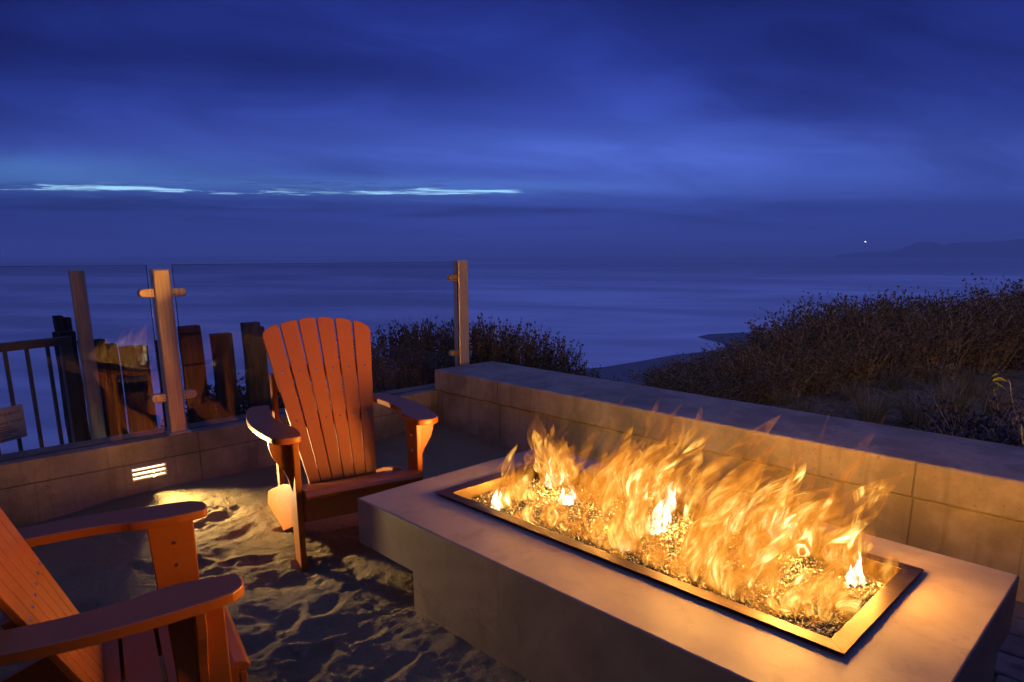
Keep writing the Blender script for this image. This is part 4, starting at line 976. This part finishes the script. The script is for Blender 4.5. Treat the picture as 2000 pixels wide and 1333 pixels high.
tag(pydata('dry_grass', v, f, M_grass), kind='stuff', label='short dry grass and litter scattered over the dune ground', cat='grass')
# the little plant lit by an assumed garden light at the right edge
M_lime = leafm('lit_leaf', (.35, .42, .03), (.55, .42, .04))
lp = empty('lily_plant', label='bright yellow-green leaved plant on two bare stalks at the right edge', cat='plant')
sv, sf, lv, lf = [], [], [], []
def P5(px, py, r=5.3): return onr(px, py, r)
ribbon(sv, sf, [P5(1958, 832), P5(1950, 800), P5(1944, 775), P5(1942, 760)], [.004, .004, .003, .002]); ribbon(sv, sf, [P5(1988, 828), P5(1980, 800), P5(1975, 770), P5(1973, 748), P5(1968, 742)], [.004, .004, .003, .003, .002])
ribbon(sv, sf, [P5(1945, 788), P5(1935, 783), P5(1926, 779)], [.003, .002, .001])
def bigleaf(a, b, c, w_):
    A, B, Cc = P5(*a), P5(*b, 5.27), P5(*c, 5.25); n = 6; b0 = len(lv); upv = UP
    for k in range(n+1):
        tt = k/n; p = A*(1-tt)**2+B*2*tt*(1-tt)+Cc*tt*tt; d = ((B-A)*(1-tt)+(Cc-B)*tt).normalized(); s_ = d.cross(FW).normalized()*w_*math.sin(math.pi*min(.98, .08+.9*tt))
        lv.extend([tuple(p+s_), tuple(p+FW*.003), tuple(p-s_)])
    for k in range(n):
        for j in (0, 1): lf.append((b0+k*3+j, b0+k*3+j+1, b0+(k+1)*3+j+1, b0+(k+1)*3+j))
bigleaf((1938, 744), (1952, 736), (1968, 746), .011); bigleaf((1940, 745), (1952, 750), (1966, 762), .007); bigleaf((1937, 737), (1942, 733), (1950, 729), .010); bigleaf((1944, 766), (1947, 760), (1951, 754), .006); bigleaf((1941, 768), (1942, 763), (1943, 757), .005)
pydata('stalks', sv, sf, M_twig, lp); pydata('leaves', lv, lf, M_lime, lp)
lg = plant_proto('low_shrub', thicket_mesh(500, .30, .34, 150, 5), (M_twig, leafm('grey_leaf', (.04, .045, .05), (.10, .11, .12))), ('twigs', 'leaves'), 'low bluish grey shrub crouching behind the wall at the right edge', 'shrub', None)
q = onr(1975, 600, 5.0); lg.location = (q.x, q.y, ground_z(q.x, q.y))
gs = bpy.data.lights.new('assumed_garden_spot', 'SPOT'); gs.energy = 22; gs.color = (1, .85, .45); gs.spot_size = math.radians(20); gs.shadow_soft_size = .02; gs.spot_blend = .8
# unseen small spotlight, assumed at the wall foot to light the plant
gp = onr(2060, 860, 4.6); gp.z = ground_z(gp.x, gp.y)
gl0 = empty('assumed_garden_spotlight', (gp.x, gp.y, gp.z), label='assumed small bronze garden spotlight on a stake, unseen just outside the right edge', cat='spotlight')
bm = bmesh.new(); tube(bm, [Vector((0, 0, 0)), Vector((0, 0, .12))], [.01, .01], 8); bm_obj('stake', bm, M_dark, gl0)
tgt = P5(1955, 745, 5.28); dv = (tgt-Vector((gp.x, gp.y, gp.z+.15))).normalized()
bm = bmesh.new(); tube(bm, [Vector((0, 0, .15))-dv*.05, Vector((0, 0, .15))+dv*.04], [.03, .038], 14); bm_obj('lamp_head', bm, M_dark, gl0)
go = bpy.data.objects.new('assumed_garden_spot', gs); C.objects.link(go); go.parent = gl0; go.location = Vector((0, 0, .15))+dv*.05; go.rotation_euler = dv.to_track_quat('-Z', 'Y').to_euler()

# ================================================================ FAR SHORE
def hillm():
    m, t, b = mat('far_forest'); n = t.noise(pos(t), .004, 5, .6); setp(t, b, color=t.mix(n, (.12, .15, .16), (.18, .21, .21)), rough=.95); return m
HP = [(1630, 499), (1690, 490), (1740, 488), (1765, 478), (1785, 466), (1803, 460), (1822, 463), (1842, 470), (1856, 468), (1866, 463), (1890, 463), (1915, 461), (1940, 462), (1960, 459), (1980, 455), (2010, 452), (2080, 448), (2200, 440), (2400, 436)]
D_ = 4200; vs, fs = [], []
for i, (px, py) in enumerate(HP):
    py = 499-(499-py)*.70
    for j, (rf, hf) in enumerate(((.93, 0), (.95, .35), (.97, .7), (1.0, 1.0), (1.05, .8), (1.12, 0))):
        q = onr(px, py, D_); s_ = rf; vs.append((q.x*s_, q.y*s_, SEA-5+(q.z-SEA+5)*hf))
for i in range(len(HP)-1):
    for j in range(5): fs.append((i*6+j, i*6+j+1, (i+1)*6+j+1, (i+1)*6+j))
tag(pydata('far_hills', vs, fs, hillm(), smooth=True), kind='structure', label='faint blue headland hills on the horizon at right')
q = onr(1690, 472.5, 4000); lh = empty('lighthouse', (q.x, q.y, SEA), label='distant white light shining low over the sea at right', cat='lighthouse')
bm = bmesh.new(); tube(bm, [Vector((0, 0, 0)), Vector((0, 0, q.z-SEA-4))], [1.2, .8], 12); bm_obj('tower', bm, simple('far_tower', (.35, .36, .40)), lh)
bm = bmesh.new(); bmesh.ops.create_icosphere(bm, subdivisions=2, radius=3.6); o = bm_obj('lamp', bm, emis('far_lamp', (1, .95, .85), 5), lh); o.location = (0, 0, q.z-SEA)

# unseen lodge added behind the camera to keep sky light off the near faces
def shingle():
    m, t, b = mat('cedar_shingle'); br = t.n('ShaderNodeTexBrick'); x_, y_, z_ = t.xyz(pos(t)); t.put(br.inputs['Vector'], t.comb(t.m('ADD', x_, y_), z_, 0))
    br.inputs['Scale'].default_value = 2.5; br.inputs['Color1'].default_value = (.10, .075, .05, 1); br.inputs['Color2'].default_value = (.06, .048, .035, 1); br.inputs['Mortar'].default_value = (.02, .015, .01, 1)
    setp(t, b, color=br.outputs[0], rough=.85); return m
M_sh = shingle()
lodge = empty('sky_blocker_lodge', (2, -9, 0), label='unseen shingled lodge added behind the camera to shade the near faces', cat='building')
def lo_child(o): o.matrix_parent_inverse = Matrix.Translation(-Vector(lodge.location)); return o
lo_child(boxo('wall', (-9, 12, -12, -6.2, -1, 7), M_sh, lodge, bevel=0)); lo_child(boxo('wall', (7.5, 12, -6.198, 14, -1, 7), M_sh, lodge, bevel=0))
lo_child(boxo('roof', (-9.4, 12.4, -12.4, -5.8, 7.002, 7.3), M_dark, lodge, bevel=0)); lo_child(boxo('roof', (7.1, 12.4, -5.798, 14.4, 7.002, 7.3), M_dark, lodge, bevel=0))
for k in range(5):
    x_ = -7.5+k*2.9; f_ = lo_child(boxo('window_frame', (x_, x_+1.6, -6.198, -6.12, 1, 3), M_rail, lodge, bevel=0)); 
    p_ = lo_child(boxo('window_pane', (x_+.08, x_+1.52, -6.119, -6.11, 1.08, 2.92), M_dark, lodge, bevel=0))
fl_ = empty('added_dune_flood', (7.35, 5.4, 4.6), label='unseen flood lamp added on the lodge wing to light the dune', cat='lamp')  # unseen lamp added to warm the dune and thicket
dv = (Vector((-3, 9.5, .4))-Vector((7.35, 5.4, 4.6))).normalized()
bm = bmesh.new(); tube(bm, [-dv*.14, dv*.10], [.07, .10], 16); bm_obj('lamp_hood', bm, M_dark, fl_)
bm = bmesh.new(); tube(bm, [Vector((.15, 0, 0)), Vector((0, 0, 0))], [.02, .02], 8); bm_obj('bracket', bm, M_dark, fl_)
l = bpy.data.lights.new('flood', 'SPOT'); l.energy = 560; l.color = (1, .62, .32); l.spot_size = math.radians(75); l.spot_blend = 1; l.shadow_soft_size = .08
lo = bpy.data.objects.new('flood', l); C.objects.link(lo); lo.parent = fl_; lo.location = dv*.12; lo.rotation_euler = dv.to_track_quat('-Z', 'Y').to_euler()
# unseen lamp assumed and added behind the camera to warm the near faces
pl = empty('added_fill_lamp', (3.2, -5.6, 2.7), label='unseen warm lantern, assumed and added behind the camera to light the near faces', cat='lamp')
bm = bmesh.new(); box(bm, -.09, .09, -.09, .09, .13, .15); box(bm, -.09, .09, -.09, .09, -.15, -.13)
for a in (-1, 1):
    for b in (-1, 1): box(bm, a*.08-.006, a*.08+.006, b*.08-.006, b*.08+.006, -.13, .13)
tube(bm, [Vector((0, 0, .15)), Vector((0, 0, .6))], [.012, .012], 8); bm_obj('lantern_frame', bm, M_dark, pl)
l = bpy.data.lights.new('added_fill_bulb', 'POINT'); l.energy = 40; l.color = (1, .56, .24); l.shadow_soft_size = .06
lo = bpy.data.objects.new('added_fill_bulb', l); C.objects.link(lo); lo.parent = pl
# ================================================================ SEA HAZE
hz_m = bpy.data.materials.new('sea_haze'); hz_m.use_nodes = True; t = NT(hz_m.node_tree); hz_m.node_tree.nodes.clear()
pv = t.n('ShaderNodeVolumePrincipled'); pv.inputs['Color'].default_value = (.93, .93, .95, 1); pv.inputs['Density'].default_value = 3.0e-4; pv.inputs['Anisotropy'].default_value = .3
o = t.n('ShaderNodeOutputMaterial'); t.t.links.new(pv.outputs[0], o.inputs['Volume'])
hb = boxo('haze', (-14500, 14500, -14500, 14500, -14.5, 112), hz_m, bevel=0); hb.modifiers.clear()
tag(hb, kind='stuff', label='thin blue evening sea haze over the water', cat='haze')
